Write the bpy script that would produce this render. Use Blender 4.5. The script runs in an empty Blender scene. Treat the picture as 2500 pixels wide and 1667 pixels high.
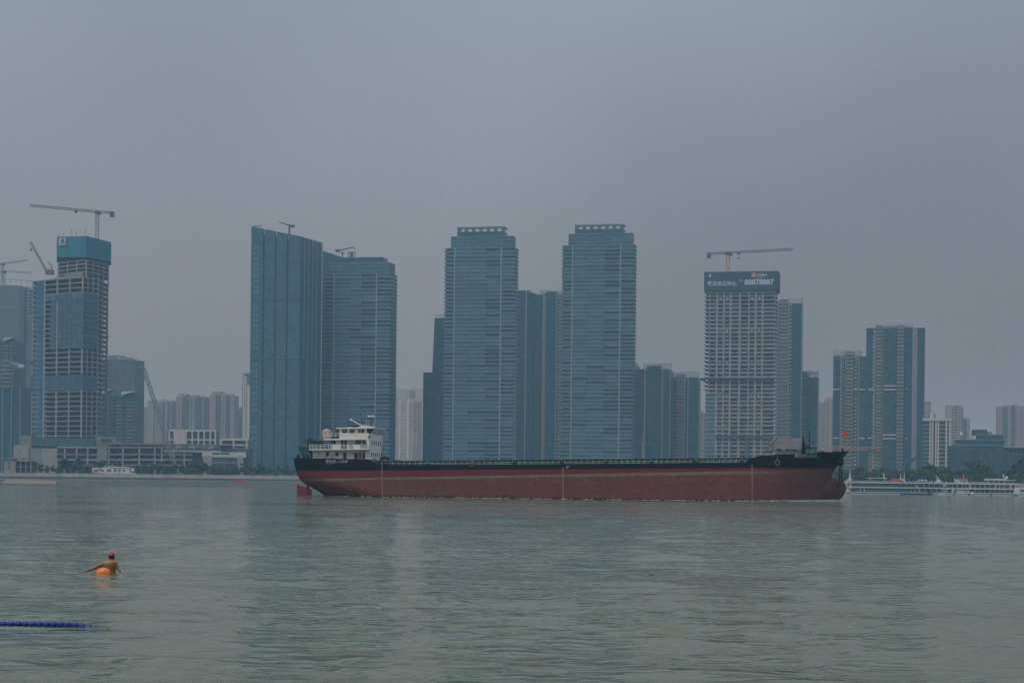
import bpy, bmesh, math, random
import numpy as np
from mathutils import Vector, Matrix

sc = bpy.context.scene
COL = sc.collection
R = math.radians
random.seed(7)

# ------------------------------------------------------------------ camera
F, HC, ROLL, HX, HY = 4400.0, 2.76, 0.0105, 1250.0, 1185.6    # focal length in photo pixels, eye height, roll, horizon
cam_d = bpy.data.cameras.new('camera')
cam_d.sensor_width = 36.0
cam_d.lens = 36.0 * F / 2500.0
cam_d.shift_y = (HY - 833.5) / 2500.0
cam_d.clip_start = 0.5
cam_d.clip_end = 20000.0
cam = bpy.data.objects.new('camera', cam_d)
COL.objects.link(cam)
cam.matrix_world = Matrix.Translation((0, 0, HC)) @ Matrix.Rotation(R(90), 4, 'X') @ Matrix.Rotation(ROLL, 4, 'Z')
sc.camera = cam

# ------------------------------------------------------------------ sky, sun, exposure
SUN_EL, SUN_AZ = R(58), R(-142)          # azimuth measured from straight ahead (+Y), negative = to the left
CLOUD_X = -3.0
world = bpy.data.worlds.new('World')
sc.world = world
world.use_nodes = True
wn, wl = world.node_tree.nodes, world.node_tree.links
wn.clear()
sky = wn.new('ShaderNodeTexSky')
sky.sky_type = 'NISHITA'
sky.sun_disc = False
sky.sun_elevation = SUN_EL
sky.sun_rotation = SUN_AZ
sky.air_density = 1.0
sky.dust_density = 6.0
sky.ozone_density = 1.0
hsv = wn.new('ShaderNodeHueSaturation')
hsv.inputs['Saturation'].default_value = 0.5
wl.new(sky.outputs[0], hsv.inputs['Color'])
def wmath(op, x, y):
    q = wn.new('ShaderNodeMath'); q.operation = op
    for i, v in enumerate((x, y)):
        if isinstance(v, (int, float)): q.inputs[i].default_value = v
        else: wl.new(v, q.inputs[i])
    return q.outputs[0]
wtc = wn.new('ShaderNodeTexCoord')
wsep = wn.new('ShaderNodeSeparateXYZ'); wl.new(wtc.outputs['Generated'], wsep.inputs[0])
lum = wmath('ADD', wmath('MULTIPLY', wmath('MAXIMUM', wsep.outputs['Z'], 0.0), 2.0), 1.0)     # overcast sky: zenith three times the horizon
wmap = wn.new('ShaderNodeMapping'); wmap.inputs['Location'].default_value = (CLOUD_X, 0.4, 0.0)
wl.new(wtc.outputs['Generated'], wmap.inputs['Vector'])
cld = wn.new('ShaderNodeTexNoise'); cld.inputs['Scale'].default_value = 1.3; cld.inputs['Detail'].default_value = 3.0
wl.new(wmap.outputs[0], cld.inputs['Vector'])
lum = wmath('MULTIPLY', lum, wmath('ADD', wmath('MULTIPLY', cld.outputs['Fac'], 1.7), 0.15))
veil = wn.new('ShaderNodeVectorMath'); veil.operation = 'SCALE'
tint = wn.new('ShaderNodeMix'); tint.data_type = 'RGBA'          # dusty towards the horizon, bluer above
tint.inputs[6].default_value = (2.36, 2.52, 2.58, 1); tint.inputs[7].default_value = (1.92, 2.36, 3.14, 1)
wl.new(wmath('MINIMUM', wmath('MULTIPLY', wmath('MAXIMUM', wsep.outputs['Z'], 0.0), 3.4), 1.0), tint.inputs['Factor'])
wl.new(tint.outputs[2], veil.inputs[0])
wl.new(lum, veil.inputs['Scale'])
mixw = wn.new('ShaderNodeMix')           # the overcast veil over the clear sky
mixw.data_type = 'RGBA'
mixw.inputs['Factor'].default_value = 0.85
wl.new(hsv.outputs[0], mixw.inputs[6])
wl.new(veil.outputs[0], mixw.inputs[7])
bg = wn.new('ShaderNodeBackground')
bg.inputs['Strength'].default_value = 0.091
wl.new(mixw.outputs[2], bg.inputs['Color'])
wo = wn.new('ShaderNodeOutputWorld')
wl.new(bg.outputs[0], wo.inputs['Surface'])

sun_d = bpy.data.lights.new('sun', 'SUN')
sun_d.energy = 1.1
sun_d.angle = R(35)
sun_d.color = (1.0, 0.97, 0.92)
sun = bpy.data.objects.new('sun', sun_d)
COL.objects.link(sun)
sun_dir = Vector((math.sin(SUN_AZ) * math.cos(SUN_EL), math.cos(SUN_AZ) * math.cos(SUN_EL), math.sin(SUN_EL)))
sun.rotation_euler = sun_dir.to_track_quat('Z', 'Y').to_euler()
sun.location = (-300, 200, 500)

sc.view_settings.view_transform = 'Standard'
sc.view_settings.look = 'None'
sc.view_settings.gamma = 1.0
sc.view_settings.use_curve_mapping = False
sc.view_settings.exposure = 0.0
sc.render.engine = 'CYCLES'
sc.cycles.use_denoising = True
sc.cycles.max_bounces = 6
sc.cycles.diffuse_bounces = 2
sc.cycles.glossy_bounces = 3
sc.cycles.volume_bounces = 0
sc.cycles.transparent_max_bounces = 6
sc.cycles.sample_clamp_indirect = 4.0
sc.cycles.filter_width = 1.45
sc.cycles.use_light_tree = False
sc.cycles.denoising_input_passes = 'RGB_ALBEDO_NORMAL'
sc.cycles.denoising_prefilter = 'NONE'

# ------------------------------------------------------------------ photo pixel -> place
CA, SA = math.cos(ROLL), math.sin(ROLL)
def at(px, py, D):
    du, dv = px - HX, py - HY
    return Vector((D * (du * CA + dv * SA) / F, D, HC + D * (du * SA - dv * CA) / F))
def zat(px, py, D): return at(px, py, D).z
def xat(px, py, D): return at(px, py, D).x

# ------------------------------------------------------------------ objects
def tag(o, label=None, cat=None, group=None, kind=None):
    if label: o['label'] = label
    if cat: o['category'] = cat
    if group: o['group'] = group
    if kind: o['kind'] = kind
    return o
def link(o, parent=None):
    COL.objects.link(o)
    if parent is not None: o.parent = parent
    return o
def thing(name, label, cat, loc=(0, 0, 0), rz=0.0, group=None):
    o = bpy.data.objects.new(name, None)
    o.empty_display_size = 1.0
    o.location = loc
    o.rotation_euler = (0, 0, rz)
    link(o)
    return tag(o, label, cat, group)
def copy_tree(o, parent=None):
    c = o.copy(); COL.objects.link(c)
    if parent is not None: c.parent = parent
    for ch in list(o.children): copy_tree(ch, c)
    return c

class MB:
    def __init__(s): s.v = []; s.f = []
    def add(s, vs, fs):
        n = len(s.v); s.v += [tuple(p) for p in vs]; s.f += [tuple(i + n for i in q) for q in fs]; return s
    def box(s, x0, x1, y0, y1, z0, z1):
        return s.add([(x0,y0,z0),(x1,y0,z0),(x1,y1,z0),(x0,y1,z0),(x0,y0,z1),(x1,y0,z1),(x1,y1,z1),(x0,y1,z1)],
                     [(0,3,2,1),(4,5,6,7),(0,1,5,4),(1,2,6,5),(2,3,7,6),(3,0,4,7)])
    def prism(s, poly, z0, z1):            # poly counter-clockwise seen from above; z1 may be a list
        n = len(poly); zt = z1 if isinstance(z1, (list, tuple)) else [z1] * n
        zb = z0 if isinstance(z0, (list, tuple)) else [z0] * n
        vs = [(p[0], p[1], b) for p, b in zip(poly, zb)] + [(p[0], p[1], t) for p, t in zip(poly, zt)]
        return s.add(vs, [tuple(range(n))[::-1], tuple(range(n, 2*n))] + [(i, (i+1) % n, n + (i+1) % n, n + i) for i in range(n)])
    def side(s, prof, y0, y1):             # profile in x,z (counter-clockwise seen from -y) extruded along y
        n = len(prof)
        vs = [(p[0], y0, p[1]) for p in prof] + [(p[0], y1, p[1]) for p in prof]
        return s.add(vs, [tuple(range(n)), tuple(range(n, 2*n))[::-1]] + [(i, n + i, n + (i+1) % n, (i+1) % n) for i in range(n)])
    def bar(s, p, q, r, n=6, r2=None):
        p, q = Vector(p), Vector(q); d = q - p
        if d.length < 1e-6: return s
        d.normalize(); u = d.orthogonal().normalized(); w = d.cross(u); r2 = r if r2 is None else r2
        vs = []
        for c, rr in ((p, r), (q, r2)):
            for i in range(n):
                a = 2 * math.pi * (i + .5) / n
                vs.append(c + (u * math.cos(a) + w * math.sin(a)) * rr)
        return s.add(vs, [tuple(range(n))[::-1], tuple(range(n, 2*n))] + [(i, (i+1) % n, n + (i+1) % n, n + i) for i in range(n)])
    def path(s, pts, r, n=6):
        for a, b in zip(pts[:-1], pts[1:]): s.bar(a, b, r, n)
        return s
    def lathe(s, prof, n=16, c=(0, 0, 0), axis='z'):      # prof: (radius, height)
        vs = []
        for r, h in prof:
            for i in range(n):
                a = 2 * math.pi * i / n; x, y = r * math.cos(a), r * math.sin(a)
                q = (x, y, h) if axis == 'z' else ((h, x, y) if axis == 'x' else (y, h, x))
                vs.append((q[0] + c[0], q[1] + c[1], q[2] + c[2]))
        m = len(prof); fs = []
        for j in range(m - 1):
            for i in range(n):
                fs.append((j*n + i, j*n + (i+1) % n, (j+1)*n + (i+1) % n, (j+1)*n + i))
        fs.append(tuple(range(n))[::-1]); fs.append(tuple(range((m-1)*n, m*n)))
        return s.add(vs, fs)
    def torus(s, c, R0, r, n=16, m=8, axis='y', sy=1.0):
        vs, fs = [], []
        for i in range(n):
            a = 2 * math.pi * i / n
            for j in range(m):
                b = 2 * math.pi * j / m; q = R0 + r * math.cos(b); h = r * math.sin(b) * sy
                p = (q * math.cos(a), h, q * math.sin(a)) if axis == 'y' else ((h, q*math.cos(a), q*math.sin(a)) if axis == 'x' else (q*math.cos(a), q*math.sin(a), h))
                vs.append((p[0]+c[0], p[1]+c[1], p[2]+c[2]))
        for i in range(n):
            for j in range(m):
                fs.append((i*m+j, i*m+(j+1) % m, ((i+1) % n)*m+(j+1) % m, ((i+1) % n)*m+j))
        return s.add(vs, fs)
    def ball(s, c, rx, ry=None, rz=None, n=12, m=8):
        ry = rx if ry is None else ry; rz = rx if rz is None else rz
        vs = [(c[0], c[1], c[2]-rz)]; fs = []
        for j in range(1, m):
            t = math.pi * j / m - math.pi / 2
            for i in range(n):
                a = 2*math.pi*i/n
                vs.append((c[0]+rx*math.cos(t)*math.cos(a), c[1]+ry*math.cos(t)*math.sin(a), c[2]+rz*math.sin(t)))
        vs.append((c[0], c[1], c[2]+rz)); k = len(vs) - 1
        for i in range(n): fs.append((0, 1+(i+1) % n, 1+i)); fs.append((k, 1+(m-2)*n+i, 1+(m-2)*n+(i+1) % n))
        for j in range(m-2):
            for i in range(n): fs.append((1+j*n+i, 1+j*n+(i+1) % n, 1+(j+1)*n+(i+1) % n, 1+(j+1)*n+i))
        return s.add(vs, fs)
    def mesh(s, name, mat, smooth=False, fix=False):
        used = sorted({i for q in s.f for i in q})
        if len(used) < len(s.v):
            re_ = {i: k for k, i in enumerate(used)}; s.v = [s.v[i] for i in used]; s.f = [tuple(re_[i] for i in q) for q in s.f]
        me = bpy.data.meshes.new(name); me.from_pydata(s.v, [], s.f)
        if fix:
            bm = bmesh.new(); bm.from_mesh(me); bmesh.ops.recalc_face_normals(bm, faces=bm.faces); bm.to_mesh(me); bm.free()
        if mat: me.materials.append(mat)
        if smooth: me.polygons.foreach_set('use_smooth', [True] * len(me.polygons))
        me.update(); return me
    def build(s, name, mat, parent=None, smooth=False, loc=None, fix=False):
        o = bpy.data.objects.new(name, s.mesh(name, mat, smooth, fix)); link(o, parent)
        if loc is not None: o.location = loc
        return o

_cubes = {}
def piece(name, parent, mat, x0, x1, y0, y1, z0, z1):       # a box piece; alike pieces share one mesh
    k = mat.name
    if k not in _cubes:
        _cubes[k] = MB().box(-.5, .5, -.5, .5, -.5, .5).mesh('block_' + k, mat)
    o = bpy.data.objects.new(name, _cubes[k]); link(o, parent)
    o.location = ((x0+x1)/2, (y0+y1)/2, (z0+z1)/2); o.scale = (abs(x1-x0), abs(y1-y0), abs(z1-z0))
    return o
def box(name, parent, mat, x0, x1, y0, y1, z0, z1):         # a box with its own mesh in metres
    return MB().box(x0, x1, y0, y1, z0, z1).build(name, mat, parent)

# ------------------------------------------------------------------ materials
def lerp3(c, k): return tuple(max(0.0, min(1.0, x * k)) for x in c[:3]) + (1,)
def nodes_of(name):
    m = bpy.data.materials.new(name); m.use_nodes = True
    n, l = m.node_tree.nodes, m.node_tree.links
    return m, n, l, n['Principled BSDF']
def mat(name, col, rough=.6, var=.18, scale=.15, metal=0.0, spec=.5, stretch=(1, 1, 1), rnd=0.0, bump=0.0):
    """plain coloured surface with blotchy wear; rnd = extra brightness change from object to object"""
    m, n, l, b = nodes_of(name)
    g = n.new('ShaderNodeNewGeometry'); mp = n.new('ShaderNodeMapping'); mp.inputs['Scale'].default_value = stretch
    l.new(g.outputs['Position'], mp.inputs['Vector'])
    t = n.new('ShaderNodeTexNoise'); t.inputs['Scale'].default_value = scale; t.inputs['Detail'].default_value = 5; t.inputs['Roughness'].default_value = .65
    l.new(mp.outputs[0], t.inputs['Vector'])
    r = n.new('ShaderNodeValToRGB'); r.color_ramp.elements[0].position = .3; r.color_ramp.elements[1].position = .72
    r.color_ramp.elements[0].color = lerp3(col, 1 - var); r.color_ramp.elements[1].color = lerp3(col, 1 + var)
    l.new(t.outputs['Fac'], r.inputs['Fac']); out = r.outputs[0]
    if rnd:
        oi = n.new('ShaderNodeObjectInfo'); mr = n.new('ShaderNodeMapRange')
        mr.inputs['To Min'].default_value = 1 - rnd; mr.inputs['To Max'].default_value = 1 + rnd
        l.new(oi.outputs['Random'], mr.inputs['Value'])
        mx = n.new('ShaderNodeVectorMath'); mx.operation = 'SCALE'
        l.new(out, mx.inputs[0]); l.new(mr.outputs[0], mx.inputs['Scale']); out = mx.outputs[0]
    l.new(out, b.inputs['Base Color'])
    b.inputs['Roughness'].default_value = rough; b.inputs['Metallic'].default_value = metal
    b.inputs['Specular IOR Level'].default_value = spec
    if bump:
        bp = n.new('ShaderNodeBump'); bp.inputs['Strength'].default_value = bump; bp.inputs['Distance'].default_value = .1
        l.new(t.outputs['Fac'], bp.inputs['Height']); l.new(bp.outputs[0], b.inputs['Normal'])
    return m
# ------------------------------------------------------------------ ground, river, far bank
def river_material():
    m, n, l, b = nodes_of('river_water')
    g = n.new('ShaderNodeNewGeometry')
    def noise(scale, sx, sy, detail=3, rough=.55, dist=0.0):
        mp = n.new('ShaderNodeMapping'); mp.inputs['Scale'].default_value = (sx, sy, 1)
        mp.inputs['Rotation'].default_value = (0, 0, R(random.uniform(-9, 9)))
        l.new(g.outputs['Position'], mp.inputs['Vector'])
        t = n.new('ShaderNodeTexNoise'); t.inputs['Scale'].default_value = scale; t.inputs['Detail'].default_value = detail
        t.inputs['Roughness'].default_value = rough; t.inputs['Distortion'].default_value = dist
        l.new(mp.outputs[0], t.inputs['Vector']); return t.outputs['Fac']
    def math_(op, a, bb, clamp=False):
        q = n.new('ShaderNodeMath'); q.operation = op; q.use_clamp = clamp
        for i, x in enumerate((a, bb)):
            if isinstance(x, (int, float)): q.inputs[i].default_value = x
            else: l.new(x, q.inputs[i])
        return q.outputs[0]
    patch = noise(.035, .55, 1.0, 4, .6)                  # calm and ruffled patches
    pr = n.new('ShaderNodeMapRange'); pr.inputs['From Min'].default_value = .38; pr.inputs['From Max'].default_value = .62
    pr.inputs['To Min'].default_value = .25; pr.inputs['To Max'].default_value = 1.0
    l.new(patch, pr.inputs['Value'])
    fine = noise(2.6, .68, 1.15, 1.5, .45, .5)
    mid = noise(.95, .52, 1.15, 1, .45, .4)
    ridge = math_('POWER', math_('SUBTRACT', 1.0, math_('ABSOLUTE', math_('MULTIPLY', math_('SUBTRACT', noise(1.5, .5, 1.25, 1, .5, .6), .5), 3.2), 0), True), 2.5)   # sharp little crests
    h = math_('ADD', math_('ADD', math_('MULTIPLY', fine, .080), math_('MULTIPLY', mid, .155)), math_('MULTIPLY', ridge, .028))
    h = math_('MULTIPLY', h, pr.outputs[0])
    bp = n.new('ShaderNodeBump'); bp.inputs['Strength'].default_value = 1.0; bp.inputs['Distance'].default_value = 1.0
    l.new(h, bp.inputs['Height']); l.new(bp.outputs[0], b.inputs['Normal'])
    silt = noise(.02, .5, 1.2, 4, .6)
    r = n.new('ShaderNodeValToRGB'); r.color_ramp.elements[0].position = .35; r.color_ramp.elements[1].position = .7
    r.color_ramp.elements[0].color = (.116, .134, .062, 1); r.color_ramp.elements[1].color = (.132, .144, .068, 1)
    l.new(silt, r.inputs['Fac']); l.new(r.outputs[0], b.inputs['Base Color'])
    b.inputs['Roughness'].default_value = .06; b.inputs['IOR'].default_value = 1.333
    return m
M = {}
M['water'] = river_material()

SWIM = Vector((-11.92, 53.3, 0))      # where the swimmer is; his strokes ring the water
def build_river():
    rng = np.random.RandomState(3)
    NY, NU = 860, 620
    ys = 6.5 * (1092 / 6.5) ** (np.arange(NY + 1) / NY)
    u = np.linspace(-1, 1, NU + 1)
    uo = np.array([1.6, 3.5, 9.0])
    X = np.empty((NY + 1, NU + 1 + 6)); Y = np.empty_like(X)
    for i, y in enumerate(ys):
        half = .40 * y + 9
        outer = half + (4600 - half) * np.array([.06, .3, 1.0])
        X[i] = np.concatenate([-outer[::-1], u * half, outer]); Y[i] = y
    Z = np.zeros_like(X)
    dy = (Y * math.log(1092 / 6.5) / NY)
    patch = np.zeros_like(X)
    for k in range(7):
        a = rng.uniform(0, 6.28); w = 2 * math.pi / rng.uniform(14, 70)
        patch += np.sin(w * (X * math.cos(a) * .6 + Y * math.sin(a)) + rng.uniform(0, 6.28))
    patch = .62 + .38 * np.tanh(patch * .7)
    for k in range(64):
        lam = .30 * (18 ** rng.rand())
        a = math.pi / 2 + rng.normal(0, .55)
        kx, ky = 2 * math.pi / lam * math.cos(a), 2 * math.pi / lam * math.sin(a)
        amp = .0029 * lam ** .92 * rng.uniform(.5, 1.3)
        ph = kx * X + ky * Y + rng.uniform(0, 6.28)
        fade = np.clip((lam / abs(math.sin(a)) / dy - 2.5) / 3, 0, 1)
        s = np.sin(ph); Z += amp * fade * (s + .35 * s * s) * (patch if lam < 2.2 else 1.0)
    # a few long low swells rolling in near the shore
    for yc, xc, wl, amp, ln in ((36.9, -.15, 1.5, .060, 1.5), (37.6, -1.0, 1.3, .04, 1.2), (26.0, -.2, 1.2, .055, 1.1), (31.2, 5.7, 1.2, .055, .7), (30.2, 6.3, 1.2, .05, .8), (27.7, -5.8, 1.2, .05, 1.0), (28.8, -3.9, 1.1, .045, .8), (33, -7.6, 1.3, .04, 1.0), (44, 3.5, 1.6, .04, 1.4), (29.0, 7.6, 1.2, .05, .9), (41, -3.0, 1.4, .035, 1.2)):
        bend = yc + .12 * np.sin((X - xc) * 1.6 + yc)
        Z += amp * np.exp(-((Y - bend) / (wl * .36)) ** 2) * np.exp(-((X - xc) / ln) ** 4) * (Y < 70)
    # rings round the swimmer
    rr = np.hypot(X - SWIM.x, (Y - SWIM.y) * .8)
    Z += np.where(rr < 7, .012 * np.exp(-rr / 1.7) * np.sin(rr * 9.0) * np.clip(rr / .4, 0, 1), 0)
    n1 = X.shape[1]
    me = bpy.data.meshes.new('river')
    co = np.stack([X, Y, Z], -1).reshape(-1, 3)
    idx = np.arange(co.shape[0]).reshape(X.shape)
    q = np.stack([idx[:-1, :-1], idx[:-1, 1:], idx[1:, 1:], idx[1:, :-1]], -1).reshape(-1, 4)
    me.vertices.add(len(co)); me.vertices.foreach_set('co', co.ravel())
    me.loops.add(q.size); me.loops.foreach_set('vertex_index', q.ravel().astype(np.int32))
    me.polygons.add(len(q)); me.polygons.foreach_set('loop_start', np.arange(0, q.size, 4, dtype=np.int32))
    me.polygons.foreach_set('use_smooth', np.ones(len(q), dtype=bool))
    me.update(calc_edges=True); me.validate()
    me.materials.append(M['water'])
    o = bpy.data.objects.new('river', me); link(o); tag(o, 'wide grey-green rippled river', 'river', kind='structure')
build_river()

GZ = 7.2            # level of the far bank's land
YB = 1076.0         # foot of the far embankment
def sheet(name, prof, m, x0=-4600, x1=4600, label=None, cat=None, nx=2):
    xs = [x0 + (x1 - x0) * i / nx for i in range(nx + 1)]
    vs = [(x, p[0], p[1]) for p in prof for x in xs]; k = nx + 1
    fs = [(j*k+i, j*k+i+1, (j+1)*k+i+1, (j+1)*k+i) for j in range(len(prof)-1) for i in range(nx)]
    o = MB().add(vs, fs).build(name, m); tag(o, label, cat, kind='structure'); return o
M['soil'] = mat('bank_soil', (.13, .125, .095), .95, .35, .05)
M['grass'] = mat('bank_grass', (.032, .048, .022), .95, .45, .12)
M['stone'] = mat('revetment_stone', (.085, .085, .078), .9, .45, .35, stretch=(.5, 1, 1))
M['paleconc'] = mat('pale_concrete', (.42, .42, .40), .85, .22, .12, stretch=(1, 1, .2))
M['path'] = mat('bank_path', (.36, .35, .32), .9, .2, .1)
sheet('ground', [(-420, 7), (-40, 3.0), (2.0, 1.1), (6.8, -.25), (12, -1.2), (YB - 8, -1.2), (YB, -.4), (YB + 13, 3.55), (YB + 17, 3.6), (YB + 27, 5.2), (YB + 30, GZ - .3), (YB + 60, GZ), (9000, GZ)], M['soil'], label='bare earth of the river banks and city', cat='ground')
sheet('bank_revetment', [(YB - .5, -.35), (YB + 12.6, 3.66), (YB + 13.3, 3.68)], M['stone'], label='sloping stone-faced bank at the water', cat='bank')
sheet('bank_path', [(YB + 13.3, 3.70), (YB + 13.32, 3.9), (YB + 17.3, 3.92)], M['path'], label='pale walkway along the foot of the far bank', cat='path')
sheet('bank_grass', [(YB + 17.3, 3.8), (YB + 26.9, 5.4)], M['grass'], label='dark green grass slope below the flood wall', cat='grass')
# ------------------------------------------------------------------ facade materials
def gridmat(name, wall, glass, fh=3.1, cw=3.4, hz=(.28, .86), hx=(.16, .84), rough=.45, jitter=.5, line=0.0, z0=7.2, spec=.5):
    """wall with a grid of windows too far off to tell apart: floors of height fh, bays of width cw"""
    m, n, l, b = nodes_of(name)
    tc = n.new('ShaderNodeTexCoord'); sx = n.new('ShaderNodeSeparateXYZ'); l.new(tc.outputs['Object'], sx.inputs[0])
    def mt(op, a, bb=None, c=None):
        q = n.new('ShaderNodeMath'); q.operation = op
        for i, x in enumerate((a, bb, c)):
            if x is None: continue
            if isinstance(x, (int, float)): q.inputs[i].default_value = x
            else: l.new(x, q.inputs[i])
        return q.outputs[0]
    u = mt('DIVIDE', mt('ADD', mt('ADD', sx.outputs['X'], sx.outputs['Y']), 5000.0), cw)
    v = mt('DIVIDE', mt('ADD', sx.outputs['Z'], 500 * fh), fh)
    fu, fv = mt('FRACT', u), mt('FRACT', v)
    win = mt('MULTIPLY', mt('MULTIPLY', mt('GREATER_THAN', fu, hx[0]), mt('LESS_THAN', fu, hx[1])),
             mt('MULTIPLY', mt('GREATER_THAN', fv, hz[0]), mt('LESS_THAN', fv, hz[1])))
    cell = n.new('ShaderNodeCombineXYZ'); l.new(mt('FLOOR', u), cell.inputs[0]); l.new(mt('FLOOR', v), cell.inputs[1])
    wn_ = n.new('ShaderNodeTexWhiteNoise'); wn_.noise_dimensions = '2D'; l.new(cell.outputs[0], wn_.inputs['Vector'])
    gr = n.new('ShaderNodeValToRGB'); gr.color_ramp.elements[0].color = lerp3(glass, 1 - jitter); gr.color_ramp.elements[1].color = lerp3(glass, 1 + jitter)
    l.new(wn_.outputs['Value'], gr.inputs['Fac'])
    g = n.new('ShaderNodeNewGeometry')
    t = n.new('ShaderNodeTexNoise'); t.inputs['Scale'].default_value = .06; t.inputs['Detail'].default_value = 5; l.new(g.outputs['Position'], t.inputs['Vector'])
    wr = n.new('ShaderNodeValToRGB'); wr.color_ramp.elements[0].position = .3; wr.color_ramp.elements[1].position = .7
    wr.color_ramp.elements[0].color = lerp3(wall, .84); wr.color_ramp.elements[1].color = lerp3(wall, 1.14)
    l.new(t.outputs['Fac'], wr.inputs['Fac'])
    mx = n.new('ShaderNodeMix'); mx.data_type = 'RGBA'; l.new(win, mx.inputs['Factor']); l.new(wr.outputs[0], mx.inputs[6]); l.new(gr.outputs[0], mx.inputs[7])
    l.new(mx.outputs[2], b.inputs['Base Color'])
    rr = n.new('ShaderNodeMapRange'); rr.inputs['To Min'].default_value = .8; rr.inputs['To Max'].default_value = rough
    l.new(win, rr.inputs['Value']); l.new(rr.outputs[0], b.inputs['Roughness'])
    b.inputs['Specular IOR Level'].default_value = spec
    return m
M['glass_a'] = mat('tower_glass', (.060, .148, .205), .28, .18, .45, rnd=.22, stretch=(1, 1, .25))
M['glass_b'] = mat('tower_glass_dark', (.052, .132, .182), .25, .2, .45, rnd=.18, stretch=(1, 1, .25))
M['core'] = mat('dark_interior', (.048, .080, .098), .6, .3, .2)
M['slab'] = mat('pale_floor_band', (.215, .305, .35), .6, .12, .2)
M['pil'] = mat('pale_metal_rib', (.21, .30, .335), .5, .1, .2)
M['conc'] = mat('raw_concrete', (.30, .31, .30), .9, .20, .25, rnd=.10)
M['conc_d'] = mat('grey_concrete', (.22, .225, .215), .9, .22, .25)
M['bluenet'] = mat('blue_safety_net', (.030, .165, .27), .8, .25, .3)
M['cyanscreen'] = mat('cyan_screen', (.026, .185, .265), .7, .14, .12, stretch=(1, 1, .3))
M['navyscreen'] = mat('slate_blue_screen', (.034, .080, .115), .75, .12, .1)
M['white'] = mat('white_paint', (.74, .75, .73), .5, .1, .6)
M['white_d'] = mat('off_white_render', (.52, .53, .50), .8, .14, .15)
M['steel'] = mat('dark_steel', (.10, .11, .11), .6, .25, .5)
M['crane_w'] = mat('crane_grey_paint', (.26, .26, .26), .6, .2, .4)
M['crane_r'] = mat('crane_faded_red', (.20, .16, .15), .6, .2, .4)
M['crane_y'] = mat('crane_orange_paint', (.52, .29, .10), .6, .2, .4)
M['crane_g'] = mat('crane_green_paint', (.09, .28, .16), .6, .2, .4)
M['paleroof'] = mat('pale_roof_screen', (.40, .43, .43), .7, .1, .1)
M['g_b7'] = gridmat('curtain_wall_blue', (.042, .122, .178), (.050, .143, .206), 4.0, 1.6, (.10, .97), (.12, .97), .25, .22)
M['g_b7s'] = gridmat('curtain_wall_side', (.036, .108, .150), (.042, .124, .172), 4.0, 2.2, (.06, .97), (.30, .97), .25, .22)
M['g_dark'] = gridmat('dark_glass_tower', (.036, .104, .142), (.024, .076, .108), 3.2, 3.6, (.14, .95), (.1, .95), .3, .35)
M['g_strip'] = gridmat('glass_bay', (.058, .128, .160), (.026, .080, .110), 3.1, 2.6, (.20, .98), (.05, .96), .3, .4)
M['g_bal'] = mat('balcony_front', (.20, .21, .195), .7, .15, .3, rnd=.15)
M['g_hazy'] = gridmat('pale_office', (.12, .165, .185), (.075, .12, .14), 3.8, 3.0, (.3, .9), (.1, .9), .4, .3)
M['ap_beige'] = gridmat('beige_apartments', (.32, .30, .265), (.12, .135, .14), 3.0, 4.2, (.30, .80), (.22, .74), .5, .5)
M['ap_pink'] = gridmat('pinkish_apartments', (.33, .285, .265), (.13, .135, .14), 3.0, 5.0, (.3, .78), (.34, .66), .5, .5)
M['ap_grey'] = gridmat('grey_apartments', (.31, .31, .29), (.10, .13, .145), 3.0, 3.1, (.28, .84), (.14, .86), .5, .5)
M['ap_white'] = gridmat('white_apartments', (.50, .49, .46), (.15, .19, .20), 3.1, 3.3, (.28, .82), (.2, .8), .5, .5)
M['wallbeige'] = mat('beige_wall', (.33, .31, .275), .85, .15, .1)
M['wallpink'] = mat('faded_pink_wall', (.33, .275, .255), .85, .15, .1)
M['glasswin'] = mat('far_window_glass', (.045, .095, .115), .25, .3, .3, rnd=.35)
M['bigwin'] = mat('mall_window', (.050, .085, .10), .3, .3, .3, rnd=.3)

def text_piece(body, size, m, parent, name='lettering', extrude=.02, bold=0.0):
    cu = bpy.data.curves.new('txt', 'FONT'); cu.body = body; cu.size = size; cu.extrude = extrude; cu.offset = bold
    cu.align_x = 'LEFT'; cu.resolution_u = 3
    ob = bpy.data.objects.new('txt', cu); COL.objects.link(ob)
    dg = bpy.context.evaluated_depsgraph_get(); dg.update()
    me = bpy.data.meshes.new_from_object(ob.evaluated_get(dg)); bpy.data.objects.remove(ob); bpy.data.curves.remove(cu)
    me.materials.clear(); me.materials.append(m)
    o = bpy.data.objects.new(name, me); link(o, parent); return o

M['crownframe'] = mat('crown_frame', (.115, .170, .180), .5, .15, .3)
M['traynet'] = mat('faded_blue_tray', (.05, .12, .16), .8, .25, .3)
M['sand'] = mat('sandy_concrete', (.21, .185, .135), .9, .2, .2)
# ------------------------------------------------------------------ towers of the far bank
TH = R(11)
def frame(pxl, pxr, Dr, th=TH, ym=1000, z=GZ):
    pr = at(pxr, ym, Dr); k = at(pxl, ym, 1.0).x
    W = (pr.x - k * Dr) / (math.cos(th) + k * math.sin(th))
    return Vector((pr.x - W * math.cos(th), Dr + W * math.sin(th), z)), W
def side_len(pxr, pxs, Dr, ang, ym=1000):      # length of a receding face from pixel pxr to pxs, heading ang from +X
    pr = at(pxr, ym, Dr); k = at(pxs, ym, 1.0).x
    return (k * Dr - pr.x) / (math.cos(ang) - k * math.sin(ang))
def hgt(px, py, D): return zat(px, py, D) - GZ

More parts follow.
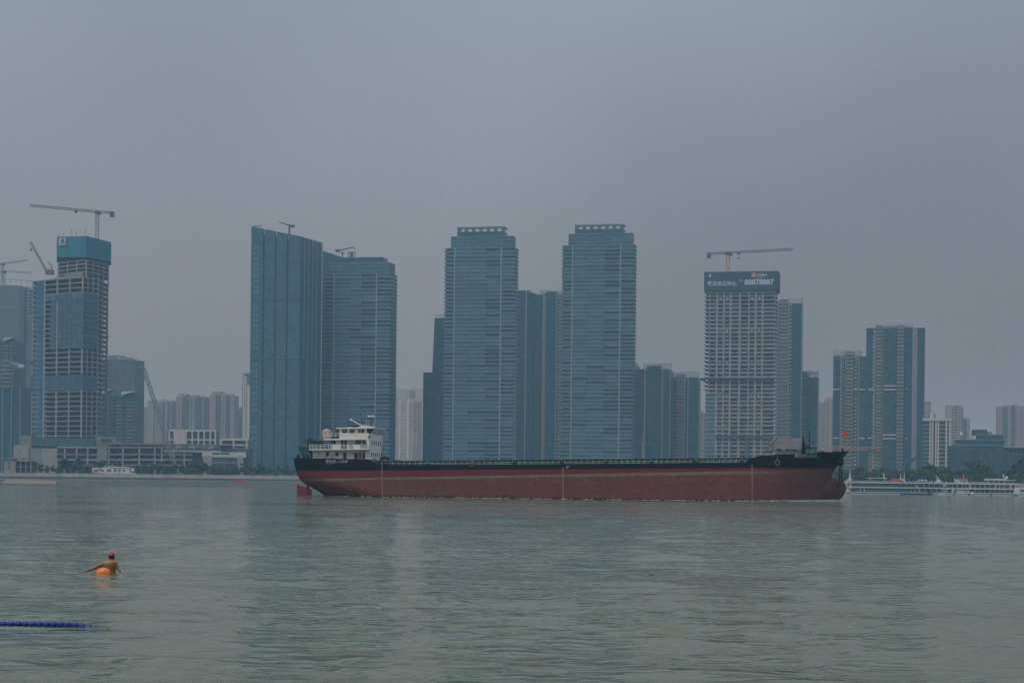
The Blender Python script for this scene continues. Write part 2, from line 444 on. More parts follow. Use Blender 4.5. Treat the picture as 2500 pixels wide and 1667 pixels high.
# ---- slim residential towers with floor bands, balconies and a glass crown
def band_tower(label, pxl, pxr, pxs, D, y_main, y_up, y_crown, bays, pil_at, up, crown, n_open, seed):
    rnd = random.Random(seed)
    loc, W = frame(pxl, pxr, D)
    t = thing('residential_tower', label, 'tower', loc, -TH)
    dep = max(18.0, side_len(pxr, pxs, D, math.pi / 2 - TH))
    H = hgt(pxr, y_main, D); fh = 9.42 * D / F; n = int(H / fh); fh = H / n
    box('core_wall', t, M['core'], 2.4, W - 2.4, 2.6, dep - .6, 0, H - .5)
    box('side_wall', t, M['g_strip'], W - 2.2, W - .7, 3.0, dep - .4, 0, H - .6)
    box('side_wall', t, M['g_strip'], .7, 2.2, 3.0, dep - .4, 0, H - .6)
    for i in range(n + 1):
        z = i * fh
        piece('floor_slab', t, M['slab'], 0, W, 0, dep, z - .30, z + .16)
    for f0 in pil_at:
        piece('pilaster', t, M['pil'], f0 * W - .62, f0 * W + .62, -.35, .6, 0, H + .3)
    edges = [0] + bays + [1]
    for i in range(n):
        z = i * fh
        for j in range(len(edges) - 1):
            a, b = edges[j] * W + .12, edges[j + 1] * W - .12
            corner = j in (0, len(edges) - 2)
            r = rnd.random()
            rec = .35
            if corner: rec = 2.0 if r < .62 else .35
            elif j == len(edges) // 2: rec = 1.7 if r < .45 else .35
            elif r < .06: rec = 1.5
            if j == 0: a += .35 if rec < 1 else 2.2
            if j == len(edges) - 2: b -= .35 if rec < 1 else 2.2
            g = M['glass_b'] if (rec > 1 or rnd.random() < .25) else M['glass_a']
            piece('window', t, g, a, b, rec, rec + .3, z + .2, z + fh - .34)
    # balcony glass along the two corner bays
    bal = MB()
    for i in range(n):
        z = i * fh
        bal.box(.1, edges[1] * W - .3, .12, .2, z + .16, z + 1.25)
        bal.box(edges[-2] * W + .3, W - .1, .12, .2, z + .16, z + 1.25)
        bal.box(W - .2, W - .12, .3, dep * .6, z + .16, z + 1.25)
    o = bal.build('balcony_rail', M['glass_a'], t); tag(o, kind='stuff')
    # set-back storeys
    x0, x1 = up[0] * W, up[1] * W; Hu = hgt(pxr, y_up, D)
    box('upper_storey', t, M['g_strip'], x0, x1, 2.0, dep - 2, H + .16, Hu)
    k = 3
    for i in range(1, k + 1):
        z = H + (Hu - H) * i / k
        piece('floor_slab', t, M['slab'], x0 - .3, x1 + .3, 1.6, dep - 1.7, z - .25, z + .2)
    nb = 9
    for i in range(nb):
        a = x0 + (x1 - x0) * i / nb
        for s in range(k):
            z = H + (Hu - H) * s / k
            piece('window', t, M['glass_a'], a + .15, a + (x1 - x0) / nb - .15, 1.72, 1.98, z + .5, z + (Hu - H) / k - .4)
    x0, x1 = crown[0] * W, crown[1] * W; Hc = hgt(pxr, y_crown, D); hb = Hu + (Hc - Hu) * .50
    if n_open:
        box('crown_wall', t, M['g_strip'], x0, x1, 3.0, dep - 3.2, Hu + .2, hb)
        wpost = (x1 - x0) / (n_open * 2.35)
        for i in range(n_open + 1):
            c = x0 + wpost / 2 + (x1 - x0 - wpost) * i / n_open
            piece('crown_post', t, M['crownframe'], c - wpost / 2, c + wpost / 2, 3.1, 4.3, hb, Hc - 1.5)
        piece('crown_beam', t, M['crownframe'], x0 - .2, x1 + .2, 2.9, 4.6, Hc - 1.5, Hc)
        piece('crown_beam', t, M['crownframe'], x1 - 1.6, x1 + .18, 4.6, dep - 4.8, Hc - 1.5, Hc - .02)
        piece('crown_beam', t, M['crownframe'], x0 - .18, x0 + 1.6, 4.6, dep - 4.8, Hc - 1.5, Hc - .02)
    else:
        box('crown_wall', t, M['g_strip'], x0, x1, 3.0, dep - 3.2, Hu + .2, Hc)
    return t, W, H, dep, loc

band_tower('slim blue-glass tower with an open six-bay crown, beside a dark tapering slab', 1081, 1253, 1263, 1450, 604, 575, 551, [.149, .36, .60, .81], [.149, .81], (.085, .955), (.17, .84), 6, 1)
band_tower('slim blue-glass tower with an open six-bay crown, beside two lower dark green towers', 1368, 1545, 1551, 1450, 597, 568, 545, [.149, .36, .60, .81], [.149, .81], (.085, .955), (.17, .84), 6, 2)
band_tower('blue-glass residential tower with a plain crown beside the sloping-topped office tower', 787, 951, 968, 1440, 667, 640, 626, [.158, .39, .575, .79], [.158, .79], (.075, .965), (.17, .86), 0, 3)

# ---- tall office tower with slanted roof
def office_tower():
    D = 1400
    loc, W = frame(610.5, 731, D, ym=880)
    t = thing('office_tower', 'tall blue-glass office tower with slanted roof and dark vertical grooves', 'tower', loc, -TH)
    ang = R(67); L = side_len(731, 784, D, ang, 880)
    sx, sy = math.cos(ang + TH), math.sin(ang + TH)
    yt = [(1150, 0), (1022, 1), (877.5, 2), (734, 3), (560, 4)]
    zs = [0] + [hgt(731, y, D) for y in (1021, 876.5, 733)]
    zl, zc, zr = hgt(617, 560, D + 24), hgt(733, 577, D), zat(786, 593, D + L * math.sin(ang)) - GZ
    fr = [0, .262, .505, .742, 1.0]
    def top(x): return zl + (zc - zl) * x / W
    for k in range(4):
        z0 = zs[k] + .5
        for j in range(4):
            a, b = fr[j] * W + (.0 if j == 0 else .7), fr[j + 1] * W - (.7 if j < 3 else 0)
            if k < 3: box('curtain_wall', t, M['g_b7'], a, b, 0, 3, z0, zs[k + 1] - .5)
            else: MB().prism([(a, 0), (b, 0), (b, 3), (a, 3)], z0, [top(a), top(b), top(b), top(a)]).build('curtain_wall', M['g_b7'], t)
        # receding side face
        p0 = (W, .02); p1 = (W + sx * L, sy * L); q1 = (W + sx * L - 3, sy * L); q0 = (W - 3, 3.1)
        zt0, zt1 = (zs[k + 1] - .5, zs[k + 1] - .5) if k < 3 else (zc, zr)
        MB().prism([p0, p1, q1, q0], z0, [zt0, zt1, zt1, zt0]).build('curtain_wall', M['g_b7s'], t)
        for s, i in ((.18, 0), (.36, 1), (.55, 2), (.74, 3), (.99, 4)):
            if k < 2 and i in (0, 2): continue
            c = (W + sx * L * s, sy * L * s)
            zz = (zt0 + (zt1 - zt0) * s)
            MB().prism([(c[0] - .1, c[1] - .5), (c[0] + .5, c[1] - .5), (c[0] + .5, c[1] + .5), (c[0] - .1, c[1] + .5)], z0, zz).build('fin', M['slab'] if i != 4 else M['white_d'], t)  # the last, off-white strip stands in for the bright sky gap there
    MB().prism([(.6, .8), (W - .6, 1.0), (W + sx * L - 1.2, sy * L - .6), (.6, sy * L)], 0, [zl - 4, zc - 4, zr - 4, zr - 2]).build('core_wall', M['core'], t)
    for k in range(1, 4):
        MB().prism([(-.15, -.2), (W + .15, -.2), (W + sx * L + .2, sy * L), (W + sx * L - 3, sy * L), (W - 3, 3.4), (-.15, 3.4)], zs[k] - .35, zs[k] + .35).build('joint_band', M['glass_a'], t)
        piece('corner_light', t, M['white'], -.6, .2, -.5, .3, zs[k] - .5, zs[k] + .5)
        c = (W + sx * L, sy * L); piece('corner_light', t, M['white'], c[0] - .2, c[0] + .6, c[1] - .4, c[1] + .4, zs[k] - .5, zs[k] + .5)
    # pale louvre slots down the left bay, two by two
    z = zl - 18; i = 0
    while z > 8:
        if all(abs(z - q) > 4 for q in zs[1:]):
            for x in (.065, .125):
                piece('louvre', t, M['pil'], x * W, x * W + .8, -.06, .05, z, z + 2.2)
            if i in (0, 3, 4, 14, 15, 16, 21, 22):
                for x in (.235, .76): piece('vent', t, M['core'], x * W, x * W + .7, -.06, .05, z, z + 2.3)
        z -= 4.35; i += 1
    # wing behind
    D2 = 1475
    w0, w1 = at(786, 700, D2), at(840, 700, D2)
    inv = Matrix.Translation(loc) @ Matrix.Rotation(-TH, 4, 'Z'); inv = inv.inverted()
    def lp(px, D): v = inv @ at(px, 700, D); return (v.x, v.y)
    pl = [lp(784, D2), lp(842, D2 - 3), lp(842, D2 + 30), lp(784, D2 + 30)]
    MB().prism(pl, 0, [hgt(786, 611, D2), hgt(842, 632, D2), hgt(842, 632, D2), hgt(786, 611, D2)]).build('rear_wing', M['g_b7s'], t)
    # roof maintenance crane
    g = MB(); b = Vector((.72 * W, 6, top(.72 * W) - 2)); m = b + Vector((0, 0, 8.5))
    g.bar(b, m, .7); g.bar(m + Vector((3.2, 0, -.2)), m + Vector((-8.5, 0, 3.4)), .8, 6, .35); g.box(m.x + 1, m.x + 4, 5, 7, m.z - 1, m.z + 1)
    g.build('roof_crane', M['steel'], t)
    g = MB()
    for i in range(8): g.box(.03 * W + i * .9, .03 * W + i * .9 + .4, 1, 1.4, top(0) - .5, top(0) + .9)
    g.build('roof_equipment', M['steel'], t)
    return t
office_tower()
def roof_crane_on_band_tower():
    D = 1452
    a = at(836, 626, D); t = thing('roof_crane', 'grey maintenance crane on the plain-crowned residential tower', 'crane', (a.x, a.y, zat(836, 627, D) - .6))
    MB().bar((0, 0, 0), (0, 0, 4.6), .5).bar((0, 0, 2.6), (1.6, 0, 4.6), .25).bar((0, 0, 2.6), (-1.6, 0, 4.6), .25).build('mast', M['steel'], t)
    MB().bar((-4.8, 0, 5.2), (9.0, 0, 8.4), .55, 6, .4).bar((9, 0, 8.3), (10, 0, 6.6), .3).build('jib', M['steel'], t)
    MB().box(-5.6, -2.4, -.9, .9, 4.4, 6.4).build('counterweight', M['steel'], t)
    a = at(858, 626, D); t = thing('roof_hut', 'small orange framed hut on the roof beside the maintenance crane', 'hut', (a.x, a.y, zat(858, 627, D) - .6))
    g = MB()
    for x in (-2.9, 2.3): g.box(x, x + .7, -1, 1, 0, 4.4)
    g.box(-2.9, 3.0, -1, 1, 3.8, 4.6).build('frame', M['wallbeige'], t)
    box('screen', t, M['bluenet'], -1.2, 1.4, -.6, .6, 0, 3.7)
roof_crane_on_band_tower()

# ---- generic towers made of vertical bays
def bay_tower(name, label, pxl, pxr, D, pyt, strips, cat='tower', group=None, dep=22, fh=3.1, th=TH, crown=None, body=None, roofs=(), bands=()):
    """strips: (px0, px1, kind, forward m, py of its top or None); kinds g glass, b balcony, w pale rib, s small pale slots"""
    loc, W = frame(pxl, pxr, D, th)
    t = thing(name, label, cat, loc, -th, group)
    H = hgt(pxr, pyt, D)
    def lx(px):
        k = at(px, 1000, 1.0).x
        return max(0.0, min(W, (k * loc.y - loc.x) / (math.cos(th) + k * math.sin(th))))
    box('wall', t, body or M['g_dark'], .1, W - .1, 1.2, dep, 0, H - 1.0)
    for p0, p1, kind, fw, py in strips:
        a, b = lx(p0), lx(p1); h = H if py is None else hgt(pxr, py, D)
        if kind == 'g': box('glass_bay', t, M['g_strip'], a, b, -fw, 2, 0, h)
        elif kind == 'd': box('glass_bay', t, M['g_dark'], a, b, -fw, 2, 0, h)
        elif kind == 'w': box('pier', t, M['pil'], a, b, -fw, 2, 0, h)
        elif kind == 'p': box('pier', t, M['wallbeige'], a, b, -fw, 2, 0, h)
        elif kind == 'c': box('pier', t, M['g_bal'], a, b, -fw, 2, 0, h)
        elif kind in 'bs':
            nfl = int(h / fh); f2 = h / nfl
            box('recess_wall', t, M['core'], a, b, -fw + 1.1, 2, 0, h - .3)
            for i in range(nfl):
                if kind == 'b': piece('balcony', t, M['g_bal'], a + .1, b - .1, -fw, -fw + 1.2, i * f2 - .3, i * f2 + f2 * .64)
                else: piece('window_slot', t, M['white_d'], a + .3, b - .3, -fw + .9, -fw + 1.15, i * f2 + .7, i * f2 + 1.9)
    for p0, p1, y0, y1, m in roofs:
        a, b = lx(p0), lx(p1); box('roof_screen', t, M[m], a, b, 3.0, min(dep - 1, 9), hgt(pxr, y1, D) - .5, hgt(pxr, y0, D))
    for p0, p1, py in bands:
        piece('floor_band', t, M['white_d'], lx(p0), lx(p1), -1.5, .5, hgt(pxr, py, D) - .5, hgt(pxr, py, D) + .55)
    return t, W, H, loc

bay_tower('dark_tower', 'dark tower with one pale rib, between the two six-bay-crowned towers', 1246, 1302, 1640, 712,
          [(1262, 1281, 'd', 1.0, 709), (1281, 1284, 'w', 1.4, 712), (1284, 1290, 'g', .6, 709), (1290, 1302, 'd', .3, 729)], roofs=[(1262, 1291, 708, 714, 'paleroof'), (1293, 1304, 724, 732, 'paleroof')])
bay_tower('dark_tower', 'dark tower with pale roof screen and two ribs, between the two six-bay-crowned towers', 1303, 1376, 1630, 716,
          [(1303, 1320, 'd', .2, 727), (1322, 1331, 'c', 1.6, 716), (1331, 1357, 'g', 1.2, 712), (1356.5, 1358.5, 'w', 1.6, 716), (1359, 1376, 'b', .4, 722)], roofs=[(1312, 1322, 707, 727, 'paleroof'), (1322, 1374, 706.5, 713, 'paleroof')])
bay_tower('dark_tower', 'dark green tower with wide pale roof screen, right beside a six-bay-crowned tower', 1545, 1637, 1590, 901,
          [(1549, 1571, 'd', .6, 901), (1572, 1577, 'c', 1.0, 901), (1579, 1613, 'g', 1.8, 893), (1613, 1619, 'c', .8, 901), (1619, 1636, 'd', .5, 901), (1635, 1637.5, 'w', 1.0, 901)], roofs=[(1568, 1637.5, 886, 902, 'paleroof')])
bay_tower('dark_tower', 'lower dark green tower with pale roof screen and thin white ribs', 1638, 1705, 1600, 921,
          [(1640, 1643, 'w', .6, 921), (1646, 1650, 's', 1.2, 921), (1651, 1672, 'b', 1.8, 913), (1671.5, 1673.5, 'w', 2.0, 913), (1678, 1681, 'w', 1.0, 921), (1681, 1704, 'd', .8, 921)], roofs=[(1640, 1703, 906.5, 921, 'paleroof')])
# tapering dark slab left of the six-bay towers
def tapered_tower():
    D = 1560; loc, W = frame(1053, 1100, D)
    t = thing('tapering_tower', 'dark blue tower leaning inward beside a slim six-bay-crowned tower', 'tower', loc, -TH)
    h = hgt(1085, 776, D)
    MB().side([(-2.8, 0), (W, 0), (W, h), (2.2, h)], 0, 24).build('wall', M['g_dark'], t, fix=True)
    g = MB()
    for i in range(7): g.box(4 + i * 2.0, 4.3 + i * 2.0, .5, .8, h, h + 2.6)
    g.box(2.4, W, .4, .9, h + 2.3, h + 2.8).build('roof_rail', M['slab'], t)
    D = 1500; loc, W = frame(1032.5, 1090, D)
    t = thing('dark_tower', 'plain dark blue block standing in front of the leaning tower', 'tower', loc, -TH)
    h = hgt(1085, 911, D)
    box('wall', t, M['g_dark'], 0, W, 0, 26, 0, h)
    box('roof_curb', t, M['core'], .3, W - .3, .3, 25.7, h, h + .8)
    box('roof_sign', t, M['white_d'], 5, 9.5, -.3, -.02, 6, 9)
tapered_tower()
bay_tower('residential_tower', 'grey tower with balcony column, right behind the banner-topped construction tower', 1893, 1957, 1600, 738,
          [(1893, 1899, 'c', .8, 733), (1900, 1922, 'b', 2.0, 733), (1922, 1926, 'w', 1.2, 738), (1927, 1932, 's', .6, 740), (1933, 1940, 'g', .8, 740), (1940, 1954, 'd', 1.2, 744), (1954.5, 1957, 'w', 1.0, 730)], roofs=[(1900, 1922, 729, 735, 'slab'), (1910, 1957, 726, 740, 'paleroof')])
bay_tower('residential_tower', 'lower dark grey tower beside the balcony-column tower behind the construction tower', 1950, 1998, 1610, 918,
          [(1957, 1969, 'b', .8, 910), (1970, 1975, 'g', .4, 916), (1975, 1996, 'd', 1.2, 920), (1996, 1998, 'w', 1.4, 906)], roofs=[(1957, 1997, 905, 914, 'paleroof')])
bay_tower('residential_tower', 'teal tower with a beige balcony column and pale roof screen, left of its taller neighbour', 2033, 2114, 1560, 868,
          [(2033.5, 2049, 'd', 1.0, 870), (2050, 2055, 'c', .5, 870), (2056, 2060, 's', .7, 872), (2061, 2084, 'b', 2.2, 858), (2085, 2092, 's', .7, 872), (2093, 2098, 'c', .5, 868), (2098, 2114, 'g', .8, 870)], roofs=[(2033, 2104, 854, 866, 'paleroof'), (2061, 2084, 858, 878, 'slab')], bands=[(2034, 2049, 951), (2085, 2093, 951), (2098, 2112, 951), (2034, 2049, 1070), (2098, 2112, 1070)])
bay_tower('residential_tower', 'tallest teal tower with two beige balcony columns and stepped roof', 2113, 2257, 1550, 797,
          [(2113.5, 2127, 'd', .8, 802), (2127, 2131, 's', .6, 815), (2131, 2136, 'w', .8, 803), (2137, 2153, 'b', 2.6, 794), (2154, 2157, 'c', 1.0, 797), (2158, 2187, 'g', .6, 810), (2188, 2206, 'b', 2.6, 794), (2207, 2226, 'd', .9, 801), (2226, 2231, 'w', 1.6, 800), (2231, 2238, 'p', .4, 803), (2238, 2256, 'd', 1.2, 813)],
          roofs=[(2135, 2228, 789, 796, 'paleroof'), (2137, 2153, 794, 813, 'white_d'), (2188, 2206, 794, 813, 'white_d'), (2158, 2187, 795, 808, 'slab'), (2231, 2257, 803, 813, 'paleroof'), (2113, 2130, 798, 804, 'paleroof')], bands=[(2119, 2131, 951), (2157, 2188, 942), (2157, 2188, 951), (2211, 2215, 950), (2119, 2131, 1070), (2157, 2188, 1062), (2157, 2188, 1071), (2211, 2215, 1070)])
# ---- tower under construction with the banner
def banner_tower():
    D = 1430
    loc, W = frame(1723, 1893, D, ym=900)
    t = thing('construction_tower', 'raw concrete tower under construction wrapped in a lettered blue banner at its top', 'construction tower', loc, -TH)
    dep = 26; ztop = hgt(1893, 712, D); fh = 9.83 * D / F; n = int(ztop / fh); fh = ztop / n
    sp = (1045 - 165) * 1.0
    cols = [((a - 165) / sp, (b - 165) / sp) for a, b in ((290, 315), (375, 400), (460, 485), (575, 605), (695, 715), (775, 805), (865, 890))]
    box('core_wall', t, M['core'], 3.0, W - 2.2, 2.4, dep - 2, 0, ztop + 8)
    for i in range(n + 1):
        z = i * fh
        lo = 0 if z > hgt(1893, 960, D) else 1.4
        piece('floor_slab', t, M['conc'], -1.6 + lo, W + .2, -.35, dep, z - .38, z + .42)
    for a, b in cols:
        piece('pilaster', t, M['conc'], a * W, b * W, -.25, 1.2, 0, ztop)
    piece('pilaster', t, M['conc'], 2.0, 3.0, .4, 1.4, 0, ztop); piece('pilaster', t, M['conc'], W - 1.2, W - .5, .2, 1.2, 0, ztop)
    # low block walls and frames standing in the openings
    e = [.03] + [x for c in cols for x in c] + [.99]
    rr = random.Random(4); low = MB(); k = 0
    for i in range(n):
        for j in range(0, len(e) - 1, 2):
            a, b = e[j] * W, e[j + 1] * W; z = i * fh
            if i % 8 == 5 and j in (2, 4, 10, 12):
                piece('infill_panel', t, M['white_d'], a + (b - a) * .25, b - (b - a) * .3, .6, .9, z + .5, z + fh - .5)
            if k < 290 and rr.random() < .85:
                piece('balustrade', t, M['conc_d'], a + .15, b - .15, .5, .7, z + .42, z + .42 + rr.choice((.8, .95, 1.1, .9))); k += 1
            for s in range(1, max(2, int((b - a) / 1.5))):
                x = a + (b - a) * s / max(2, int((b - a) / 1.5)); low.box(x - .08, x + .08, .8, .95, z + .42, z + fh - .4)
    tag(low.build('window_frames', M['conc_d'], t), kind='stuff')
    # glazed lower left corner
    zg = hgt(1893, 958, D)
    for i in range(int(zg / fh)):
        piece('window', t, M['glass_a'], 0, 8.5, -.05, .1, i * fh + .5, i * fh + fh - .45)
    # net tray and hoist
    zt = hgt(1893, 924, D)
    piece('safety_tray', t, M['traynet'], -5, W + 2, -2.5, 0, zt - .3, zt + .3)
    piece('safety_tray', t, M['traynet'], -5, -1.8, -2.5, dep, zt - .3, zt + .3)
    zt = hgt(1893, 1065, D); piece('safety_tray', t, M['traynet'], 8, W + 2, -2.2, -.36, zt - .25, zt + .25)
    piece('hoist_shaft', t, M['traynet'], .585 * W, .63 * W, -2.0, -.36, 0, hgt(1893, 1073, D))
    # banner
    z0, z1 = hgt(1890, 708, D), hgt(1898, 662.5, D)
    x0, x1 = -1.9, W + 1.9; th_ = -1.9
    bn = MB().prism([(x0, th_), (x1 - 1.6, th_), (x1, th_ + 2.2), (x1, dep), (x0, dep)], z0, z1).build('banner_screen', M['navyscreen'], t)
    MB().prism([(x0 + .1, th_ + .1), (x1 - 1.7, th_ + .1), (x1 - .1, th_ + 2.2), (x1 - .1, dep), (x0 + .1, dep)], [z0 - 0, z0, z0, z0, z0], z0 + .05).build('screen_underside', M['core'], t)
    MB().prism([(x0 + 2.4, .0), (x1 - 2.6, .0), (x1 - 2.6, dep - 2), (x0 + 2.4, dep - 2)], z0 - 2.8, z0 - .02).build('screen_bracket', M['conc_d'], t)
    BW = x1 - x0; BH = z1 - z0
    def put(o, fx, fz, rot=0):
        o.location = (x0 + fx * BW, th_ - .06, z0 + fz * BH); o.rotation_euler = (R(90), 0, 0)
    wt = mat('banner_white', (.62, .66, .66), .7, .05); rd = mat('banner_red', (.62, .17, .13), .7, .05); nv = mat('banner_navy', (.05, .07, .25), .7, .05)
    def fit(o, w):
        xs = [v.co.x for v in o.data.vertices]; k = w / (max(xs) - min(xs)); o.scale = (k, k, 1)
        return o
    put(fit(text_piece('武汉长江中心', 5, wt, bn, extrude=.02, bold=.09), .39 * BW), .045, .27)
    put(fit(text_piece('88878887', 5, wt, bn, extrude=.02, bold=.10), .392 * BW), .545, .29)
    put(fit(text_piece('TEL:', 2, wt, bn, extrude=.02), .062 * BW), .468, .455)
    put(fit(text_piece('华润置地', 3, wt, bn, extrude=.02, bold=.05), .145 * BW), .70, .745)
    put(fit(text_piece('CR LAND', 1.4, wt, bn, extrude=.02), .09 * BW), .71, .615)
    put(MB().box(0, .058 * BW, 0, .058 * BW, 0, .03).build('emblem', rd, bn), .637, .70)
    o = MB().ball((1.0, .9, .02), .55, .5, .02).ball((2.2, .9, .02), .55, .5, .02).build('emblem', wt, bn); put(o, .637, .70); o.location.y -= .05
    s = .052 * BW
    put(MB().prism([(s*.25, s*.05), (s*.75, s*.0), (s*.6, s*.55), (s*.15, s*.45)], 0, .03).build('emblem', nv, bn), .05, .66)
    o = MB().prism([(s*.2, s*.45), (s*.7, s*.2), (s*.95, s*.7), (s*.45, s*.9)], 0, .03).build('emblem', wt, bn); put(o, .05, .67); o.location.y -= .04
    o = MB().prism([(s*.5, s*.75), (s*.85, s*.4), (s*1.0, s*1.0), (s*.55, s*1.05)], 0, .03).build('emblem', rd, bn); put(o, .05, .68); o.location.y -= .08
    posts = MB()
    for i in range(26): posts.box(x0 + BW * i / 25 - .12, x0 + BW * i / 25 + .12, th_ + .3, th_ + .6, z1, z1 + (1.5 if i % 4 else 2.4))
    tag(posts.build('scaffold_ends', M['steel'], t), kind='stuff')
    return t, loc, W, z1
BT = banner_tower()

# ---- tower under construction with the cyan screen
def cyan_tower():
    t0 = at(84, 900, 1365)
    t = thing('construction_tower', 'concrete frame tower under construction topped by a bright cyan screen', 'construction tower', (t0.x, t0.y, GZ))
    def lp(px, D, ym=850): v = at(px, ym, D); return (v.x - t0.x, v.y - t0.y)
    zz = lambda py, px=203, D=1340: zat(px, py, D) - GZ
    # main body polygon: blue strip, front, chamfer, side
    A, B, Cc, Dd, E = lp(79, 1372), lp(108, 1362), lp(200, 1340), lp(238, 1352), lp(259, 1385)
    back = [lp(262, 1402), lp(84, 1402)]
    poly = [A, B, Cc, Dd, E] + back
    ztop = zz(677); fh = 12.05 * 1340 / F; n = int(ztop / fh); fh = ztop / n
    def inset(pl, d):
        cx = sum(p[0] for p in pl) / len(pl); cy = sum(p[1] for p in pl) / len(pl)
        return [(p[0] + (cx - p[0]) * d, p[1] + (cy - p[1]) * d) for p in pl]
    base_me = MB().prism(poly, -.35, .35).mesh('floor_slab', M['conc'])
    for i in range(n + 1):
        o = bpy.data.objects.new('floor_slab', base_me); link(o, t); o.location = (0, 0, i * fh)
    MB().prism(inset([lp(112, 1366), lp(200, 1346), lp(232, 1358), lp(238, 1398), lp(112, 1398)], .06), 0, ztop - 1).build('core_wall', M['core'], t)
    def face(p, q, k, r=.55, ends=True):
        for i in range(k + 1):
            if not ends and i in (0, k): continue
            f = i / k; x, y = p[0] + (q[0] - p[0]) * f, p[1] + (q[1] - p[1]) * f
            piece('column', t, M['conc'], x - r, x + r, y - .1, y + 1.0, 0, ztop)
    face(B, Cc, 3, .6); face(Cc, Dd, 3, .35); face(Dd, E, 2, .4); piece('column', t, M['conc'], A[0] - .3, A[0] + .4, A[1], A[1] + .9, 0, ztop)
    # blue net strip on the left bay
    for i in range(n):
        a, b = (A[0] + (B[0] - A[0]) * .38, A[1] + (B[1] - A[1]) * .38), (B[0] - .9, B[1])
        piece('net_panel', t, M['bluenet'], a[0], b[0], b[1] + 1.0, b[1] + 1.2, i * fh + .4, i * fh + fh - .5)
    # glass curtain walls hung on part of the front
    def curtain(y0, y1, pxa, pxb, m):
        za, zb = zz(y1), zz(y0)
        p, q = lp(pxa, 1362 - 22 * (pxa - 108) / 92), lp(pxb, 1362 - 22 * (pxb - 108) / 92)
        k = max(1, int((pxb - pxa) / 12)); nf = max(1, round((zb - za) / fh))
        for j in range(nf):
            for i in range(k):
                a = (p[0] + (q[0] - p[0]) * i / k, p[1] + (q[1] - p[1]) * i / k); b = (p[0] + (q[0] - p[0]) * (i + 1) / k, p[1] + (q[1] - p[1]) * (i + 1) / k)
                z0 = za + (zb - za) * j / nf; z1 = za + (zb - za) * (j + 1) / nf
                MB().prism([(a[0] + .1, a[1] - .55), (b[0] - .1, b[1] - .55), (b[0] - .1, b[1] - .3), (a[0] + .1, a[1] - .3)], z0 + .12, z1 - .12).build('glass_panel', m, t)
    curtain(714, 730, 110, 200, M['glass_a'])
    curtain(730, 850, 140, 200, M['glass_b'])
    curtain(730, 850, 122, 136, M['glass_b'])
    curtain(914, 952, 112, 200, M['glass_b'])
    curtain(1070, 1088, 100, 200, M['glass_b'])
    for y0, y1 in ((714, 850), (914, 952)):
        p, q = Cc, Dd; za, zb = zz(y1), zz(y0); nf = max(1, round((zb - za) / fh))
        for j in range(nf):
            MB().prism([(p[0] + .5, p[1] - .5), (q[0] + .1, q[1] - .5), (q[0] + .1, q[1] - .2), (p[0] + .5, p[1] - .2)], za + (zb - za) * j / nf + .2, za + (zb - za) * (j + 1) / nf - .2).build('glass_panel', M['glass_b'], t)
    # ramped roof mass and upper storeys
    MB().prism(inset([lp(118, 1362), lp(200, 1345), lp(215, 1350), lp(215, 1390), lp(118, 1390)], .03), ztop + .3, [ztop + 1, ztop + 5.5, ztop + 5, ztop + 6, ztop + 2.5]).build('roof_ramp', M['conc_d'], t)
    up = [lp(140, 1368), lp(208, 1345), lp(262, 1375), lp(262, 1402), lp(140, 1402)]
    zu = zz(632); um = MB().prism(up, -.35, .35).mesh('floor_slab', M['conc']); k = 4; f2 = (zu - ztop - 2) / k
    for i in range(1, k + 1):
        o = bpy.data.objects.new('floor_slab', um); link(o, t); o.location = (0, 0, ztop + 2 + i * f2)
    for i, p in enumerate(up[:3] + [lp(163, 1360), lp(185, 1353), lp(224, 1354), lp(238, 1362), lp(250, 1369), up[3], up[4], lp(158, 1402)]):
        piece('column', t, M['conc'], p[0] - .45, p[0] + .45, p[1] + .1, p[1] + 1.0, ztop, zu)
    MB().prism(inset([lp(168, 1362), lp(206, 1349), lp(240, 1366), lp(240, 1396), lp(168, 1396)], .05), ztop, zu).build('core_wall', M['core'], t)
    for i in range(9):       # stair tower down the right edge
        piece('column', t, M['conc_d'], lp(261.5, 1378)[0] - .4, lp(261.5, 1378)[0] + .4, lp(261.5, 1378)[1], lp(261.5, 1378)[1] + .8, ztop * i / 9, ztop * (i + 1) / 9)
    # cyan screen
    s0, s1 = zz(629), zz(576.5, 208, 1343)
    sp = [lp(136, 1366), lp(208, 1342), lp(268.5, 1376), lp(268.5, 1406), lp(136, 1406)]
    zb = [zat(136, 628, 1366) - GZ, zat(208, 627.5, 1342) - GZ, zat(268, 640, 1376) - GZ]
    zt = [zat(136, 578.5, 1366) - GZ, s1, zat(268, 591.5, 1376) - GZ]
    def wallp(p, q, zb0, zb1, zt0, zt1, nm='screen_panel', kk=3):
        for i in range(kk):
            f, g = i / kk, (i + 1) / kk
            a = (p[0] + (q[0] - p[0]) * f, p[1] + (q[1] - p[1]) * f); b = (p[0] + (q[0] - p[0]) * g, p[1] + (q[1] - p[1]) * g)
            MB().prism([(a[0], a[1]), (b[0] - .06, b[1]), (b[0] - .06, b[1] + .4), (a[0], a[1] + .4)], [zb0 + (zb1 - zb0) * f, zb0 + (zb1 - zb0) * g] + [zb0 + (zb1 - zb0) * g, zb0 + (zb1 - zb0) * f],
                       [zt0 + (zt1 - zt0) * f, zt0 + (zt1 - zt0) * g] + [zt0 + (zt1 - zt0) * g, zt0 + (zt1 - zt0) * f]).build(nm, M['cyanscreen'], t)
    wallp(sp[0], sp[1], zb[0], zb[1], zt[0], zt[1], kk=5); wallp(sp[1], sp[2], zb[1], zb[2], zt[1], zt[2], kk=4)
